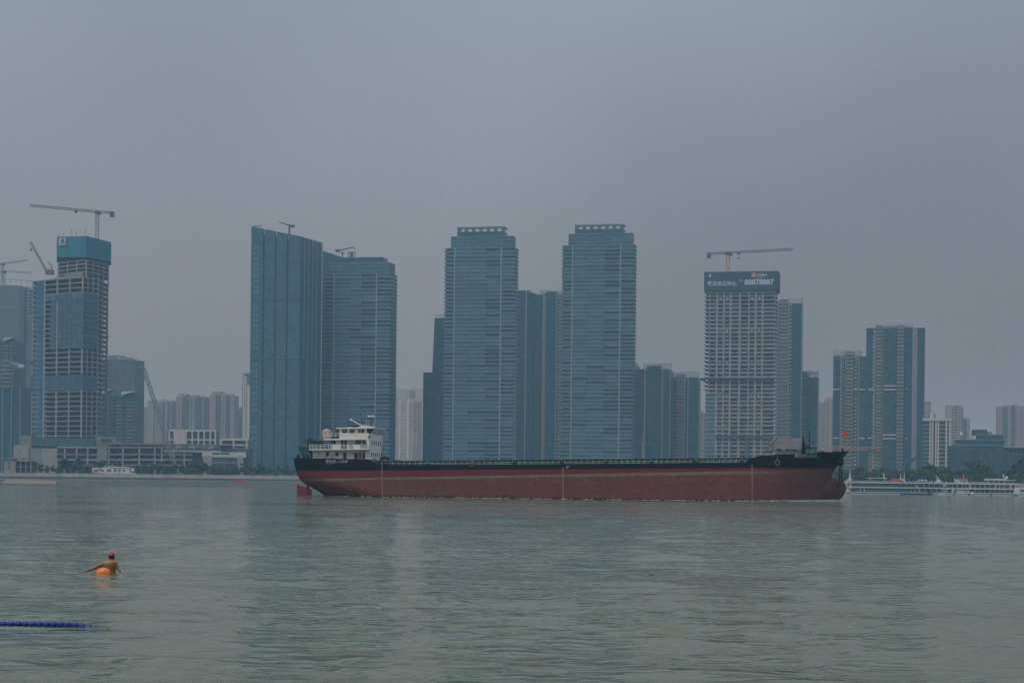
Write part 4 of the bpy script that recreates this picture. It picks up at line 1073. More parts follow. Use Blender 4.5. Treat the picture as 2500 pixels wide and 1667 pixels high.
# ------------------------------------------------------------------ trees
def leaf_mat(name, c):
    m, n, l, b = nodes_of(name)
    oi = n.new('ShaderNodeObjectInfo'); g = n.new('ShaderNodeNewGeometry')
    t = n.new('ShaderNodeTexNoise'); t.inputs['Scale'].default_value = .9; l.new(g.outputs['Position'], t.inputs['Vector'])
    ad = n.new('ShaderNodeMath'); ad.operation = 'ADD'; l.new(oi.outputs['Random'], ad.inputs[0]); l.new(t.outputs['Fac'], ad.inputs[1])
    r = n.new('ShaderNodeValToRGB'); r.color_ramp.elements[0].color = lerp3(c, .55); r.color_ramp.elements[1].color = (c[0] * 1.55, c[1] * 1.4, c[2] * 1.0, 1)
    md = n.new('ShaderNodeMath'); md.operation = 'MULTIPLY'; md.inputs[1].default_value = .5; l.new(ad.outputs[0], md.inputs[0]); l.new(md.outputs[0], r.inputs['Fac'])
    l.new(r.outputs[0], b.inputs['Base Color']); b.inputs['Roughness'].default_value = .6
    return m
M['leaf'] = leaf_mat('tree_leaves', (.060, .108, .052)); M['leaf2'] = leaf_mat('olive_leaves', (.090, .118, .050)); M['bark'] = mat('tree_bark', (.09, .075, .06), .95, .3, 2)
def tree_meshes(h, rx, seed, lm, lobes=11, leaves=70, ls=.55, conic=0.0):
    r = random.Random(seed); tr = MB(); cr = MB()
    tr.bar((0, 0, 0), (.1, .05, h * .35), .18 * h / 8, 7, .12 * h / 8); tr.bar((.1, .05, h * .35), (0, 0, h * .75), .12 * h / 8, 6, .04)
    for k in range(lobes):
        z = h * (.32 + .62 * r.random()); f = 1 - abs((z / h - .55) / .55) ** 2 * .7 - conic * (z / h - .3)
        a = r.uniform(0, 6.28); d = rx * max(.1, f) * r.uniform(.25, .85)
        c = Vector((d * math.cos(a), d * math.sin(a), z)); s = rx * r.uniform(.32, .55)
        tr.bar((0, 0, min(z * .8, h * .55)), c, .05 * h / 8, 5, .02)
        for q in range(leaves):
            v = Vector((r.gauss(0, 1), r.gauss(0, 1), r.gauss(0, 1))); v.normalize(); v *= s * r.random() ** .45; v.z *= .8
            p = c + v; n = Vector((r.gauss(0, 1), r.gauss(0, 1), r.gauss(0, 1) + .5)).normalized(); u = n.orthogonal().normalized(); w = n.cross(u)
            e = ls * r.uniform(.6, 1.3)
            cr.add([p + u * e, p + w * e * .7, p - u * e, p - w * e * .7], [(0, 1, 2, 3)])
    return tr.mesh('trunk', M['bark']), cr.mesh('crown', lm)
TP = [tree_meshes(7.5, 2.6, 1, M['leaf']), tree_meshes(7.0, 2.4, 2, M['leaf2']), tree_meshes(8.2, 3.2, 3, M['leaf'], 14), tree_meshes(6.2, 1.9, 4, M['leaf2'], 9, 60, .5, .9),
      tree_meshes(12.0, 4.6, 5, M['leaf'], 20, 80, .75), tree_meshes(11.0, 4.2, 6, M['leaf2'], 18, 80, .75), tree_meshes(13.5, 5.4, 7, M['leaf'], 22, 85, .8), tree_meshes(5.0, 2.6, 8, M['leaf'], 10, 70, .5)]
TG = ['trees on the left bank'] * 4 + ['trees behind the moored boats'] * 3 + ['shrubs behind the flood wall']
LEFT = ((84, 'beside the small concrete house'), (140, 'behind the slipway'), (215, 'below the cyan-topped tower'), (272, 'behind the excursion boat cabins'), (332, 'by the excursion boat bow'), (400, 'left of the green boom crane'), (460, 'at the foot of the green boom crane'), (535, 'under the faded roof sign of the podium'), (612, 'before the white framed pavilion'), (672, 'below the grooved front of the office tower'), (800, 'below the receding side of the office tower'))
RIGHT = ((2098, 'behind the white end of the teal-glass boat'), (2150, 'at the foot of the orange crane'), (2200, 'left of the dark boom crane'), (2254, 'below the tallest teal tower'), (2295, 'before the dark window column of the white block'), (2330, 'between the white block and dark office block'), (2368, 'behind the red roof lettering of the boat'), (2420, 'before the terraced end of the dark office block'), (2460, 'behind the boat canopy'), (2600, 'behind the boat radar dome'))
def place(px, tab): return next(w for q, w in tab if px < q)
KIND = ('rounded dark green tree', 'loose olive-green tree', 'broad dark green tree', 'slim pointed tree', 'large dark green tree', 'large olive-green tree', 'tallest spreading dark tree', 'low bushy shrub')
def tree(k, px, D, s=1.0, z=GZ):
    w = place(px, LEFT if px < 1200 else RIGHT); size = ('small ' if s < .82 else 'full-grown ' if s < 1.0 else 'tall ') if k not in (6, 7) else ('' if k == 6 else 'tiny ' if s < .7 else '')
    t = thing('tree' if k != 7 else 'shrub', size + KIND[k] + ' ' + w, 'tree' if k != 7 else 'shrub', (xat(px, 1150, D), D, z - .1), random.uniform(0, 6.28), TG[k]); t.scale = (s, s, s * random.uniform(.9, 1.1))
    for nm, me in zip(('trunk', 'crown'), TP[k]): link(bpy.data.objects.new(nm, me), t)
lp0 = lamp_proto()
for i, px in enumerate((289, 344, 399, 455, 509, 565, 620, 28, 85, 140, 195, 676)):
    o = lp0 if i == 0 else copy_tree(lp0); o.location = (xat(px, 1170, YB + 15.5), YB + 15.5, 3.85); o['label'] = 'twin-armed lamp post on the far walkway, ' + place(px, LEFT)
rt = random.Random(11)
px = 78
while px < 745:
    dens = 1.0 if px < 380 else 1.0
    D = rt.uniform(1118, 1190); k = rt.choice((0, 0, 1, 2, 2, 3, 1))
    tree(k, px, D, rt.uniform(.75, 1.15)); px += rt.uniform(12, 25)
for px in (480, 497, 186, 160): tree(1 if px > 300 else 2, px, 1150, 1.35)
px = 84
while px < 740: tree(7, px, rt.uniform(1108, 1116), rt.uniform(.5, .9)); px += rt.uniform(15, 32)
px = 2050
while px < 2530:
    k = rt.choice((4, 5, 4, 5)); tree(k, px, rt.uniform(1120, 1200), rt.uniform(.62, .9)); px += rt.uniform(12, 22)
for px, s in ((2376, 1.05), (2398, .9), (2356, .75), (2488, 1.0), (2503, 1.1), (2255, .8), (2268, .85), (2305, .8), (2472, .7)): tree(6, px, 1150 + rt.uniform(-15, 15), s)
for px in range(2060, 2520, 14): tree(7, px + rt.uniform(-4, 4), 1110, rt.uniform(.8, 1.2))

# ------------------------------------------------------------------ passenger boats
M['boatwhite'] = mat('boat_white', (.54, .56, .54), .5, .12, .3)
M['boatteal'] = mat('boat_teal_glass', (.035, .125, .130), .2, .2, .4, rnd=.2)
M['boatwin'] = mat('boat_window', (.04, .07, .085), .2, .3, .4, rnd=.4)
M['boatdark'] = mat('boat_dark_hull', (.035, .06, .10), .6, .25, .4)
M['orange_d'] = mat('rusty_red_canvas', (.35, .10, .07), .8, .25, .8)
class BoatFrame:
    def __init__(s, name, label, px0, D, cat='boat'):
        s.D = D; s.o = at(px0, 1200, D); s.o.z = 0; s.t = thing(name, label, cat, s.o); s.x = lambda px: xat(px, 1195, D) - s.o.x
    def z(s, px, py): return zat(px, py, s.D)
    def b(s, nm, m, p0, p1, y0, y1, n=0.0, f=12.0, own=False):
        c = (p0 + p1) / 2; a = (s.x(p0), s.x(p1), n, f, s.z(c, y1), s.z(c, y0))
        return piece(nm, s.t, M[m], *a)
    def side(s, nm, m, pts, n, f, fix=True):
        return MB().side([(s.x(p), s.z(p, y)) for p, y in pts], n, f).build(nm, M[m], s.t, fix=fix)
def boat_one():
    B = BoatFrame('passenger_boat', 'long white passenger boat with two bands of teal glass, moored behind the ship bow', 2058, 1046)
    q = lambda x: 2060 + x / 9.046; w = lambda y: 1140 + y / 9.046
    B.side('hull', 'boatwhite', [(2056, 1209), (2309, 1211), (2313, 1204.5), (2058, 1201.5)], 0, 12)
    B.b('rubbing_strake', 'boatdark', 2058, 2308, w(566), w(578), -.15, 12.1)
    B.b('hull_core', 'boatdark', q(230), q(2190), w(355), w(560), .9, 11)
    B.b('deck', 'boatwhite', q(60), q(2225), w(440), w(466), -.3, 12.3); B.b('deck', 'boatwhite', q(130), q(2215), w(335), w(360), -.5, 12.5); B.b('deck', 'boatwhite', q(40), q(2280), w(548), w(562), -.2, 12.2)
    B.side('end_fairing', 'boatwhite', [(2059, w(562)), (q(200), w(562)), (q(190), w(440)), (q(130), w(330)), (q(80), w(285)), (q(20), w(290)), (2059, w(330))], .2, 11.8)
    B.b('window', 'boatwin', q(135), q(190), w(490), w(530), -.1, .5); B.b('emblem', 'orange_d', q(75), q(130), w(345), w(430), .0, .4)
    for i in range(12): B.b('window', 'boatteal', q(165 + i * 117), q(165 + i * 117 + 112), w(362), w(438), .3, .6)
    for i in range(2): B.b('window', 'boatteal', q(232 + i * 66), q(232 + i * 66 + 62), w(478), w(548), .3, .6)
    for i in range(9): B.b('window', 'boatteal', q(465 + i * 113), q(465 + i * 113 + 110), w(480), w(548), .3, .6)
    B.b('door', 'boatwin', q(375), q(445), w(485), w(560), -.05, .5); B.b('door_frame', 'boatwhite', q(362), q(374), w(470), w(560), -.1, .5); B.b('door_frame', 'boatwhite', q(446), q(460), w(470), w(560), -.1, .5)
    for x in (1640, 1765, 1885, 2005, 2130, 2200): B.b('post', 'boatwhite', q(x) - .5, q(x) + .5, w(360), w(440), 0, .3)
    for x in (1488, 1570, 1800, 1925, 2045, 2165): B.b('post', 'boatwhite', q(x) - .5, q(x) + .5, w(466), w(548), 0, .3)
    B.b('gallery_wall', 'paleconc', q(1600), q(2200), w(360), w(440), 1.6, 10); B.b('gallery_wall', 'conc_d', q(1670), q(2200), w(466), w(548), 1.6, 10)
    B.side('brace', 'boatwhite', [(q(1565), w(360)), (q(1580), w(360)), (q(1700), w(545)), (q(1675), w(545))], -.1, .2)
    def mast(px, y0, y1, wd=.35):
        x = B.x(px); MB().bar((x, 6, B.z(px, y1)), (x, 6, B.z(px, y0)), wd, 6, wd * .4).build('mast', M['boatwhite'], B.t)
    mast(q(178), w(30), w(335)); mast(q(178), w(130), w(335), .9); B.b('mast_foot', 'boatwhite', q(140), q(200), w(245), w(300), 4, 8)
    mast(q(930), w(125), w(335), .6); mast(q(1300), w(130), w(335), .5); mast(q(1382), w(120), w(335), .4)
    B.b('canopy', 'boatwhite', q(575), q(985), w(235), w(250), 2, 10)
    for x in (600, 930): B.b('post', 'boatwhite', q(x) - .5, q(x) + .7, w(250), w(335), 2, 2.3)
    B.b('deck_rail', 'conc_d', q(200), q(1080), w(300), w(335), .5, .8)
    B.side('awning', 'orange_d', [(q(1090), w(335)), (q(1290), w(335)), (q(1280), w(270)), (q(1200), w(245)), (q(1100), w(262))], 3, 9)
    B.side('slide', 'boatwhite', [(q(1280), w(268)), (q(1385), w(335)), (q(1410), w(335)), (q(1330), w(255)), (q(1295), w(250))], 3, 7)
    x = B.x(q(2125)); MB().bar((x + 1.5, 6, B.z(q(2140), w(330))), (x - 4.2 + 3, 6, B.z(q(2090), w(175))), .5, 6, .15).build('mast', M['boatwhite'], B.t); B.b('mast_foot', 'boatwhite', q(2115), q(2170), w(275), w(335), 4, 8)
    B.b('roof_box', 'boatwhite', q(2120), q(2205), w(318), w(335), 2, 10)
    g = MB()
    for i in range(7): g.ball((B.x(q(1690 + i * 28)), 5 + i % 3, B.z(q(1700), w(310 - 14 * math.sin(i * .5)))), .9, .9, .8, 8, 6)
    g.build('deck_cargo', M['wallbeige'], B.t, smooth=True)
boat_one()
def boat_two():
    B = BoatFrame('passenger_boat', 'white two-deck passenger boat with red roof lettering and square windows, moored by the bank', 2302, 1012)
    q = lambda x: 2300 + x / 11.76; w = lambda y: 1150 + y / 11.76
    B.side('hull', 'boatwhite', [(q(30), w(712)), (q(2100), w(722)), (q(2180), w(650)), (q(2190), w(630)), (q(40), w(618))], 0, 11)
    B.b('rubbing_strake', 'boatdark', q(90), q(2120), w(655), w(664), -.12, 11.1); B.b('hull_core', 'boatdark', q(300), q(2100), w(385), w(630), 1.0, 10); B.b('hull_core', 'boatdark', q(250), q(2150), w(385), w(480), 1.0, 10)
    B.b('deck', 'boatwhite', q(120), q(2190), w(482), w(524), -.3, 11.3); B.b('deck', 'boatwhite', q(220), q(2200), w(340), w(384), -.6, 11.6); B.b('deck_edge', 'boatwhite', q(950), q(2100), w(628), w(650), -.1, .4)
    for i in range(8): B.b('window', 'boatwin', q(955 + i * 143.5), q(955 + i * 143.5 + 122), w(548), w(628), .5, .8)
    for i in range(9): B.b('post', 'boatwhite', q(941 + i * 143.5), q(941 + i * 143.5 + 14), w(524), w(650), .3, .9)
    up = ((240, 295), (315, 435), (460, 575), (600, 675), (695, 770), (840, 940), (960, 1080), (1105, 1220), (1250, 1365), (1390, 1505), (1565, 1640), (1670, 1730), (1745, 1790), (1815, 1935), (2000, 2080), (2160, 2200))
    for a, b in up: B.b('window', 'boatwin', q(a), q(b), w(402), w(470), .4, .7)
    for (a, b), (c, d) in zip(up[:-1], up[1:]): B.b('post', 'boatwhite', q(b), q(c), w(384), w(482), .2, .8)
    B.b('side_wall', 'boatwhite', q(400), q(790), w(530), w(640), .3, .9)
    for a, b in ((375, 415), (640, 670), (690, 720)): B.b('window', 'boatwin', q(a), q(b), w(568), w(605), .2, .5)
    B.side('brace', 'boatwhite', [(q(255), w(600)), (q(300), w(520)), (q(370), w(520)), (q(325), w(610)), (q(400), w(640)), (q(370), w(645))], -.1, .4)
    x = B.x(q(865)); MB().lathe([(1.0, 0), (1.0, .2), (.7, .7), (.1, .95)], 14, (x, .2, B.z(q(865), w(645)))).build('tender_cover', M['white'], B.t)
    for a in (350, 762, 1405): B.b('fender', 'boatdark', q(a - 14), q(a + 14), w(635), w(705), -.7, -.1)
    # roof
    B.side('sign_house', 'boatwhite', [(q(480), w(335)), (q(760), w(335)), (q(760), w(262)), (q(745), w(225)), (q(445), w(225)), (q(450), w(262))], 2, 9)
    for a in (560, 640, 700): B.b('window', 'boatwin', q(a - 30), q(a + 25), w(272), w(305), 1.9, 2.2)
    for i in range(5):
        a = 500 + i * 46; x0, x1 = B.x(q(a)), B.x(q(a + 34)); z0, z1 = B.z(q(a), w(240)), B.z(q(a), w(188))
        g = MB().box(x0, x0 + .5, 1.6, 1.9, z0, z1).box(x0 + .55, x1, 1.6, 1.9, z1 - .5, z1).box(x0 + .55, x1, 1.6, 1.9, (z0 + z1) / 2 - .2, (z0 + z1) / 2 + .3)
        if i % 2: g.box(x1 - .45, x1, 1.6, 1.9, z0, (z0 + z1) / 2 - .25)
        g.build('roof_letter', red, B.t)
    B.b('small_flag', 'orange_d', q(470), q(500), w(120), w(190), 5, 5.2)
    def mast(px0, y0, px1, y1, wd): MB().bar((B.x(px1), 5, B.z(px1, y1)), (B.x(px0), 5, B.z(px0, y0)), wd, 6, wd * .5).build('mast', M['boatwhite'], B.t)
    mast(q(678), w(70), q(678), w(330), .25); mast(q(1790), w(72), q(1890), w(260), .6); B.b('mast_spreader', 'boatwhite', q(1820), q(1870), w(112), w(124), 4.6, 5.4)
    B.b('canopy', 'boatwhite', q(1335), q(1775), w(212), w(262), 1.5, 10)
    for a in (1345, 1500, 1645, 1790): B.b('post', 'boatwhite', q(a), q(a + 14), w(262), w(340), 1.6, 2)
    B.b('bridge', 'conc_d', q(1800), q(2070), w(268), w(340), 2.5, 9); B.b('bridge_roof', 'boatwhite', q(1785), q(2130), w(248), w(268), 1.5, 10)
    for a in (1840, 1900, 1960, 2020): B.b('window', 'boatwin', q(a), q(a + 40), w(280), w(318), 2.3, 2.6)
    x = B.x(q(1925)); MB().ball((x, 5, B.z(q(1925), w(178))), .7, .7, .7, 12, 8).build('radar_dome', M['white'], B.t, smooth=True)
    mast(q(1925), w(200), q(1925), w(255), .4); B.b('deck_rail', 'conc_d', q(780), q(1330), w(300), w(340), .6, .9)
boat_two()
def boat_three():
    B = BoatFrame('passenger_boat', 'bow of a white boat cut off by the frame, astern of the square-windowed one', 2484, 1000)
    B.side('hull', 'boatwhite', [(2488, 1212), (2600, 1213), (2600, 1200), (2485, 1202), (2484, 1205)], 0, 10)
    B.side('cabin', 'boatwhite', [(2486, 1202.5), (2600, 1201), (2600, 1188), (2490, 1189.5)], .6, 9.4)
    for i in range(6): B.b('window', 'boatwin', 2492 + i * 16, 2505 + i * 16, 1195, 1200, .4, .7)
    B.b('rubbing_strake', 'boatdark', 2488, 2600, 1206.5, 1207.5, -.1, .3)
boat_three()
def pontoon():
    B = BoatFrame('pontoon', 'low dark blue pontoon barge moored alongside the teal-glass boat', 2200, 1028)
    B.side('hull', 'boatdark', [(2206, 1209.5), (2277, 1210), (2279, 1205), (2276, 1203.8), (2204, 1204)], 0, 8)
    B.b('bollard', 'boatdark', 2268, 2275, 1200.5, 1204, 1, 3)
    for i in range(5): B.b('tyre', 'boatdark', 2212 + i * 12, 2216 + i * 12, 1205.5, 1208.5, -.4, 0)
    B.b('gangway', 'paleconc', 2278, 2304, 1205, 1206, 2, 4)
pontoon()
def beached_boat():
    D = YW + 6; zb = 5.3
    B = BoatFrame('excursion_boat', 'white excursion boat with low cabins standing above the flood wall on the left bank', 222, D)
    B.side('hull', 'boatwhite', [(231, 1153.5), (330, 1163), (330, 1156.5), (322, 1153), (240, 1150), (234, 1151)], 0, 7)
    B.side('underside_shadow', 'boatdark', [(232, 1153.8), (236, 1158), (310, 1163), (310, 1160.7)], .6, 6)  # dark wedge stands in for the shadow under the hull
    B.b('cabin', 'boatwhite', 222, 245, 1141, 1154, 2.0, 6); B.b('cabin', 'boatwhite', 247, 277, 1140.5, 1151.5, 1.0, 6); B.b('cabin', 'boatwhite', 279, 314, 1141, 1152.5, 1.0, 6); B.b('roof', 'white', 278, 301, 1138.6, 1141, .6, 6.4); B.b('roof', 'white', 261, 272, 1138, 1140.5, .6, 6.4); B.b('roof', 'boatwhite', 301, 312, 1139.5, 1141, .7, 6.2)
    for a, b in ((228, 236), (246, 252), (260, 265), (266, 270), (279, 283), (289, 293), (300, 304)): B.b('window', 'boatwin', a, b, 1146, 1150, .7 if a > 240 else 1.7, 2.2)
    B.b('wheelhouse', 'boatwhite', 318, 325, 1141.5, 1150, 2, 5); B.b('cabin', 'wallpink', 237, 243, 1140, 1149, 1.6, 2.2)
    B.b('cradle', 'steel', 240, 244, 1152, 1166, 1, 3); B.b('cradle', 'steel', 300, 304, 1156, 1166, 1, 3)
beached_boat()
def bank_house():
    D = 1120; a = at(2, 1150, D); t = thing('bank_house', 'small grey concrete house with open veranda at the left end of the flood wall', 'house', (a.x, D, GZ - .2))
    X = lambda px: xat(px, 1150, D) - a.x
    Z = lambda py: zat(40, py, D) - GZ + .2
    box('wall', t, M['conc'], 2, X(35), 0, 8, 0, Z(1124)); box('roof', t, M['conc_d'], 0, X(54), -.6, 8.6, Z(1121), Z(1117)); box('upper_wall', t, M['conc_d'], 1, X(33), .4, 7.6, Z(1124), Z(1121))
    box('veranda_floor', t, M['conc_d'], X(36), X(76), 0, 6, Z(1140), Z(1138)); box('veranda_roof', t, M['conc_d'], X(36), X(76), -.4, 6, Z(1126), Z(1124)); box('veranda_wall', t, M['core'], X(37), X(75), 3, 6, 0, Z(1126))
    for px in (37, 50, 63, 75): box('post', t, M['conc'], X(px) - .3, X(px) + .3, 0, .5, 0, Z(1126))
    for y in (1127, 1139): box('window', t, M['core'], X(20), X(24), -.06, .3, Z(y + 7), Z(y))
bank_house()
# ------------------------------------------------------------------ cargo ship
PSI, TRIM, BH = R(6), .0177, 9.5
_c = at(717.5, 1212, 400.0)
ship = thing('cargo_ship', 'long black and red river cargo ship with white deckhouse aft, riding high and empty', 'ship')
SM = Matrix.Translation((_c.x, _c.y, 0)) @ Matrix.Rotation(-PSI, 4, 'Z') @ Matrix.Translation((0, 8.3, 0)) @ Matrix.Rotation(-TRIM, 4, 'Y')
ship.matrix_world = SM
SI = SM.inverted()
def S(px, py, y=-BH):
    o = SI @ Vector((0, 0, HC)); d = (SI @ at(px, py, 400.0)) - o
    k = (y - o.y) / d.y; p = o + d * k; return p.x, p.z
def interp(tab, v):
    if v <= tab[0][0]: return tab[0][1]
    for (a, b), (c, d) in zip(tab[:-1], tab[1:]):
        if v <= c: return b + (d - b) * (v - a) / (c - a)
    return tab[-1][1]
bow_t = sorted([(z, x) for x, z in (S(px, py, 0) for px, py in ((2073, 1101), (2057.5, 1119), (2045.4, 1136), (2038, 1147), (2031, 1161.5), (2031.5, 1166), (2041.7, 1170), (2057, 1173.6), (2065, 1181), (2067, 1189), (2063.5, 1203), (2056, 1213.5), (2048, 1221.5), (2030, 1235)))])
stern_t = sorted([(z, x) for x, z in (S(px, py, -8.0) for px, py in ((717.5, 1117), (721.5, 1141), (723, 1146), (728, 1163), (735, 1175), (745, 1184), (752, 1187), (761, 1193), (769, 1199), (781, 1210), (800, 1225)))])
ztip = bow_t[-1][0]; LOA = bow_t[-1][1]
main_t = [(z, min(x, interp(bow_t, S(2031, 1163, 0)[1]) - max(0, S(2031, 1163, 0)[1] - z) * .35)) if z < S(2031, 1163, 0)[1] else (z, x) for z, x in bow_t]
top_t = sorted([S(px, py) for px, py in ((720, 1117.5), (905, 1121), (924, 1134.7), (1380, 1132), (1838, 1129.6), (1841, 1120), (1853, 1117), (1866, 1111.5), (1996, 1105.5))]) + [(LOA, ztip)]
def hb(x, z):
    xs, xb = interp(stern_t, z), interp(main_t, z)
    ft = interp([(-1, .22), (.5, .40), (2.0, .66), (4.0, .86), (6, .90), (9, .90)], z); Ls = interp([(-1, 16), (2, 11), (5, 6), (8, 4)], z)
    s = max(0.0, min(1.0, (x - xs) / Ls)); h1 = ft + (1 - ft) * (1 - (1 - s) ** 2.0) ** .75
    Lb = interp([(-1, 20), (4, 17), (7, 15), (9, 15)], z); e = max(0.0, min(1.0, (xb - x) / Lb)); h2 = (1 - (1 - e) ** 2.1) ** .62
    h = BH * min(h1, h2) if h1 < 1 or h2 < 1 else BH
    zc = 1.2; q = 1 - ((z - zc) / 3.6) ** 2
    if q > 0 and x > LOA - 16: h = max(h, 2.7 * math.sqrt(q) * math.sqrt(max(0.0, min(1.0, (interp(bow_t, z) - x) / 5.0))))
    return max(h, .02)
def hull_mesh():
    us = sorted(set([round(i / 60, 5) for i in range(61)] + [round(1 - (i / 30) ** 1.6 * .18, 5) for i in range(31)] + [round((i / 24) ** 1.5 * .17, 5) for i in range(25)] + [round(x / LOA, 5) for x, z in top_t if 0 < x < LOA]))
    nv = 30; zb = -1.6; vs = []; fs = []
    def zt(u): return interp(top_t, u * LOA)
    for sgn in (-1, 1):
        for u in us:
            for j in range(nv + 1):
                v = j / nv; z = zb + (zt(u) - zb) * v
                xs, xb = interp(stern_t, z), interp(bow_t, z); x = xs + u * (xb - xs)
                vs.append((x, sgn * hb(x, z), z))
    m = nv + 1; N = len(us) * m
    for i in range(len(us) - 1):
        for j in range(nv):
            a, b, c, d = i*m+j, (i+1)*m+j, (i+1)*m+j+1, i*m+j+1
            fs.append((a, b, c, d)); fs.append((N + a, N + d, N + c, N + b))
    for j in range(nv): fs.append((j, j + 1, N + j + 1, N + j))
    for i in range(len(us) - 1): fs.append((i*m, N + i*m, N + (i+1)*m, (i+1)*m))
    # weather deck a little below the rail
    return vs, fs, us, m, nv, N
vs, fs, us_, m_, nv_, N_ = hull_mesh()
def hull_material():
    m, n, l, b = nodes_of('ship_hull_paint')
    tc = n.new('ShaderNodeTexCoord'); sx = n.new('ShaderNodeSeparateXYZ'); l.new(tc.outputs['Object'], sx.inputs[0])
    def mt(op, a, bb=None, cl=False):
        q = n.new('ShaderNodeMath'); q.operation = op; q.use_clamp = cl
        for i, x in enumerate((a, bb)):
            if x is None: continue
            if isinstance(x, (int, float)): q.inputs[i].default_value = x
            else: l.new(x, q.inputs[i])
        return q.outputs[0]
    X, Z = sx.outputs['X'], sx.outputs['Z']
    def noise(scale, st, detail=5, rough=.65):
        mp = n.new('ShaderNodeMapping'); mp.inputs['Scale'].default_value = st; l.new(tc.outputs['Object'], mp.inputs['Vector'])
        t = n.new('ShaderNodeTexNoise'); t.inputs['Scale'].default_value = scale; t.inputs['Detail'].default_value = detail; t.inputs['Roughness'].default_value = rough
        l.new(mp.outputs[0], t.inputs['Vector']); return t.outputs['Fac']
    def line(p, q):
        (x0, z0), (x1, z1) = S(*p), S(*q); k = (z1 - z0) / (x1 - x0); return mt('ADD', mt('MULTIPLY', X, k), z0 - k * x0)
    def step(v, lo, hi):
        r = n.new('ShaderNodeMapRange'); r.inputs['From Min'].default_value = lo; r.inputs['From Max'].default_value = hi; r.interpolation_type = 'SMOOTHSTEP'
        l.new(v, r.inputs['Value']); return r.outputs[0]
    def mix(f, a, c):
        q = n.new('ShaderNodeMix'); q.data_type = 'RGBA'
        if isinstance(f, float): q.inputs['Factor'].default_value = f
        else: l.new(f, q.inputs['Factor'])
        for i, x in ((6, a), (7, c)):
            if isinstance(x, tuple): q.inputs[i].default_value = x + (1,)
            else: l.new(x, q.inputs[i])
        return q.outputs[2]
    big = noise(.16, (1, 1, .9)); grain = noise(1.5, (1, 1, .7), 6, .75); streak = noise(.9, (1, 1, .06), 4); hor = noise(.55, (.12, 1, 1.6), 5)
    # weathered bottom paint
    low = mix(step(big, .38, .66), (.165, .046, .042), (.225, .042, .040))
    low = mix(mt('MULTIPLY', step(hor, .45, .70), .75), low, (.125, .082, .070))
    low = mix(mt('MULTIPLY', step(grain, .50, .72), .45), low, (.048, .022, .022))
    low = mix(mt('MULTIPLY', step(streak, .55, .75), .45), low, (.150, .112, .090))
    bulb = mt('MULTIPLY', step(mt('SUBTRACT', X, LOA - 24), 0, 14), step(big, .35, .6))
    low = mix(mt('MULTIPLY', bulb, .45), low, (.145, .090, .075))
    plate = n.new('ShaderNodeTexBrick'); plate.inputs['Scale'].default_value = 1.0; plate.inputs['Brick Width'].default_value = 6.2; plate.inputs['Row Height'].default_value = 1.75
    plate.inputs['Mortar Size'].default_value = .035; plate.inputs['Mortar Smooth'].default_value = .4; plate.inputs['Color1'].default_value = (.35, .35, .35, 1); plate.inputs['Color2'].default_value = (.65, .65, .65, 1); plate.inputs['Mortar'].default_value = (0, 0, 0, 1)
    cx = n.new('ShaderNodeCombineXYZ'); l.new(X, cx.inputs[0]); l.new(Z, cx.inputs[1]); l.new(cx.outputs[0], plate.inputs['Vector'])
    seam = plate.outputs['Fac']; tone = n.new('ShaderNodeSeparateXYZ'); l.new(plate.outputs['Color'], tone.inputs[0])
    low = mix(mt("MULTIPLY", tone.outputs[0], .45), low, (.165, .085, .068))
    mott = noise(.75, (1, 1, 1.3), 6, .8)
    low = mix(mt('MULTIPLY', step(mott, .52, .66), .5), low, (.215, .130, .095))
    low = mix(mt('MULTIPLY', step(mott, .47, .36), .55), low, (.075, .020, .024))
    rust = noise(1.6, (1, 1, .10), 5, .7)
    low = mix(mt('MULTIPLY', step(rust, .60, .74), .5), low, (.110, .050, .024))
    low = mix(mt('MULTIPLY', seam, .45), low, (.050, .024, .024))
    # scum line
    wob = mt('MULTIPLY', mt('SUBTRACT', grain, .5), .95)
    ztop = line((930, 1165.5), (1840, 1148.8)); d = mt('SUBTRACT', ztop, Z)
    thick = mt('ADD', mt('MULTIPLY', X, .003), .42)
    under = mt('ADD', mt('SUBTRACT', thick, d), mt('ADD', wob, mt('MULTIPLY', mt('SUBTRACT', streak, .5), .9)))
    band = mt('MULTIPLY', step(mt('ADD', d, mt('MULTIPLY', wob, .12)), -.03, .03), step(under, -.08, .14))
    fade = step(mt('SUBTRACT', LOA - 18, X), -6, 14)
    col = mix(mt('MULTIPLY', mt('MULTIPLY', band, mt('ADD', mt('MULTIPLY', fade, .7), .25)), mt('ADD', mt('MULTIPLY', step(grain, .3, .55), .5), .5)), low, (.205, .180, .135))
    # newer red above it
    redc = mix(mt('MULTIPLY', step(grain, .52, .75), .35), (.165, .024, .024), (.095, .024, .024))
    redc = mix(mt('MULTIPLY', step(streak, .60, .78), .30), redc, (.15, .07, .055))
    redc = mix(mt('MULTIPLY', step(rust, .58, .72), .45), redc, (.085, .035, .022))
    redc = mix(mt('MULTIPLY', step(mott, .55, .70), .3), redc, (.16, .07, .06))
    col = mix(step(mt('SUBTRACT', Z, ztop), -.02, .03), col, redc)
    # black topsides
    blk = mix(mt('MULTIPLY', step(grain, .5, .75), .5), (.0015, .0032, .0042), (.006, .009, .010))
    blk = mix(mt('MULTIPLY', step(streak, .62, .8), .4), blk, (.020, .018, .016))
    blk = mix(mt('MULTIPLY', step(rust, .62, .76), .5), blk, (.035, .018, .010))
    zb = line((930, 1148), (1840, 1142)); col = mix(step(mt('SUBTRACT', Z, zb), -.02, .02), col, blk)
    wet = step(mt('ADD', mt('SUBTRACT', mt('ADD', Z, mt('MULTIPLY', X, TRIM)), .28), wob), -.1, .12)
    col = mix(wet, (.030, .018, .018), col)
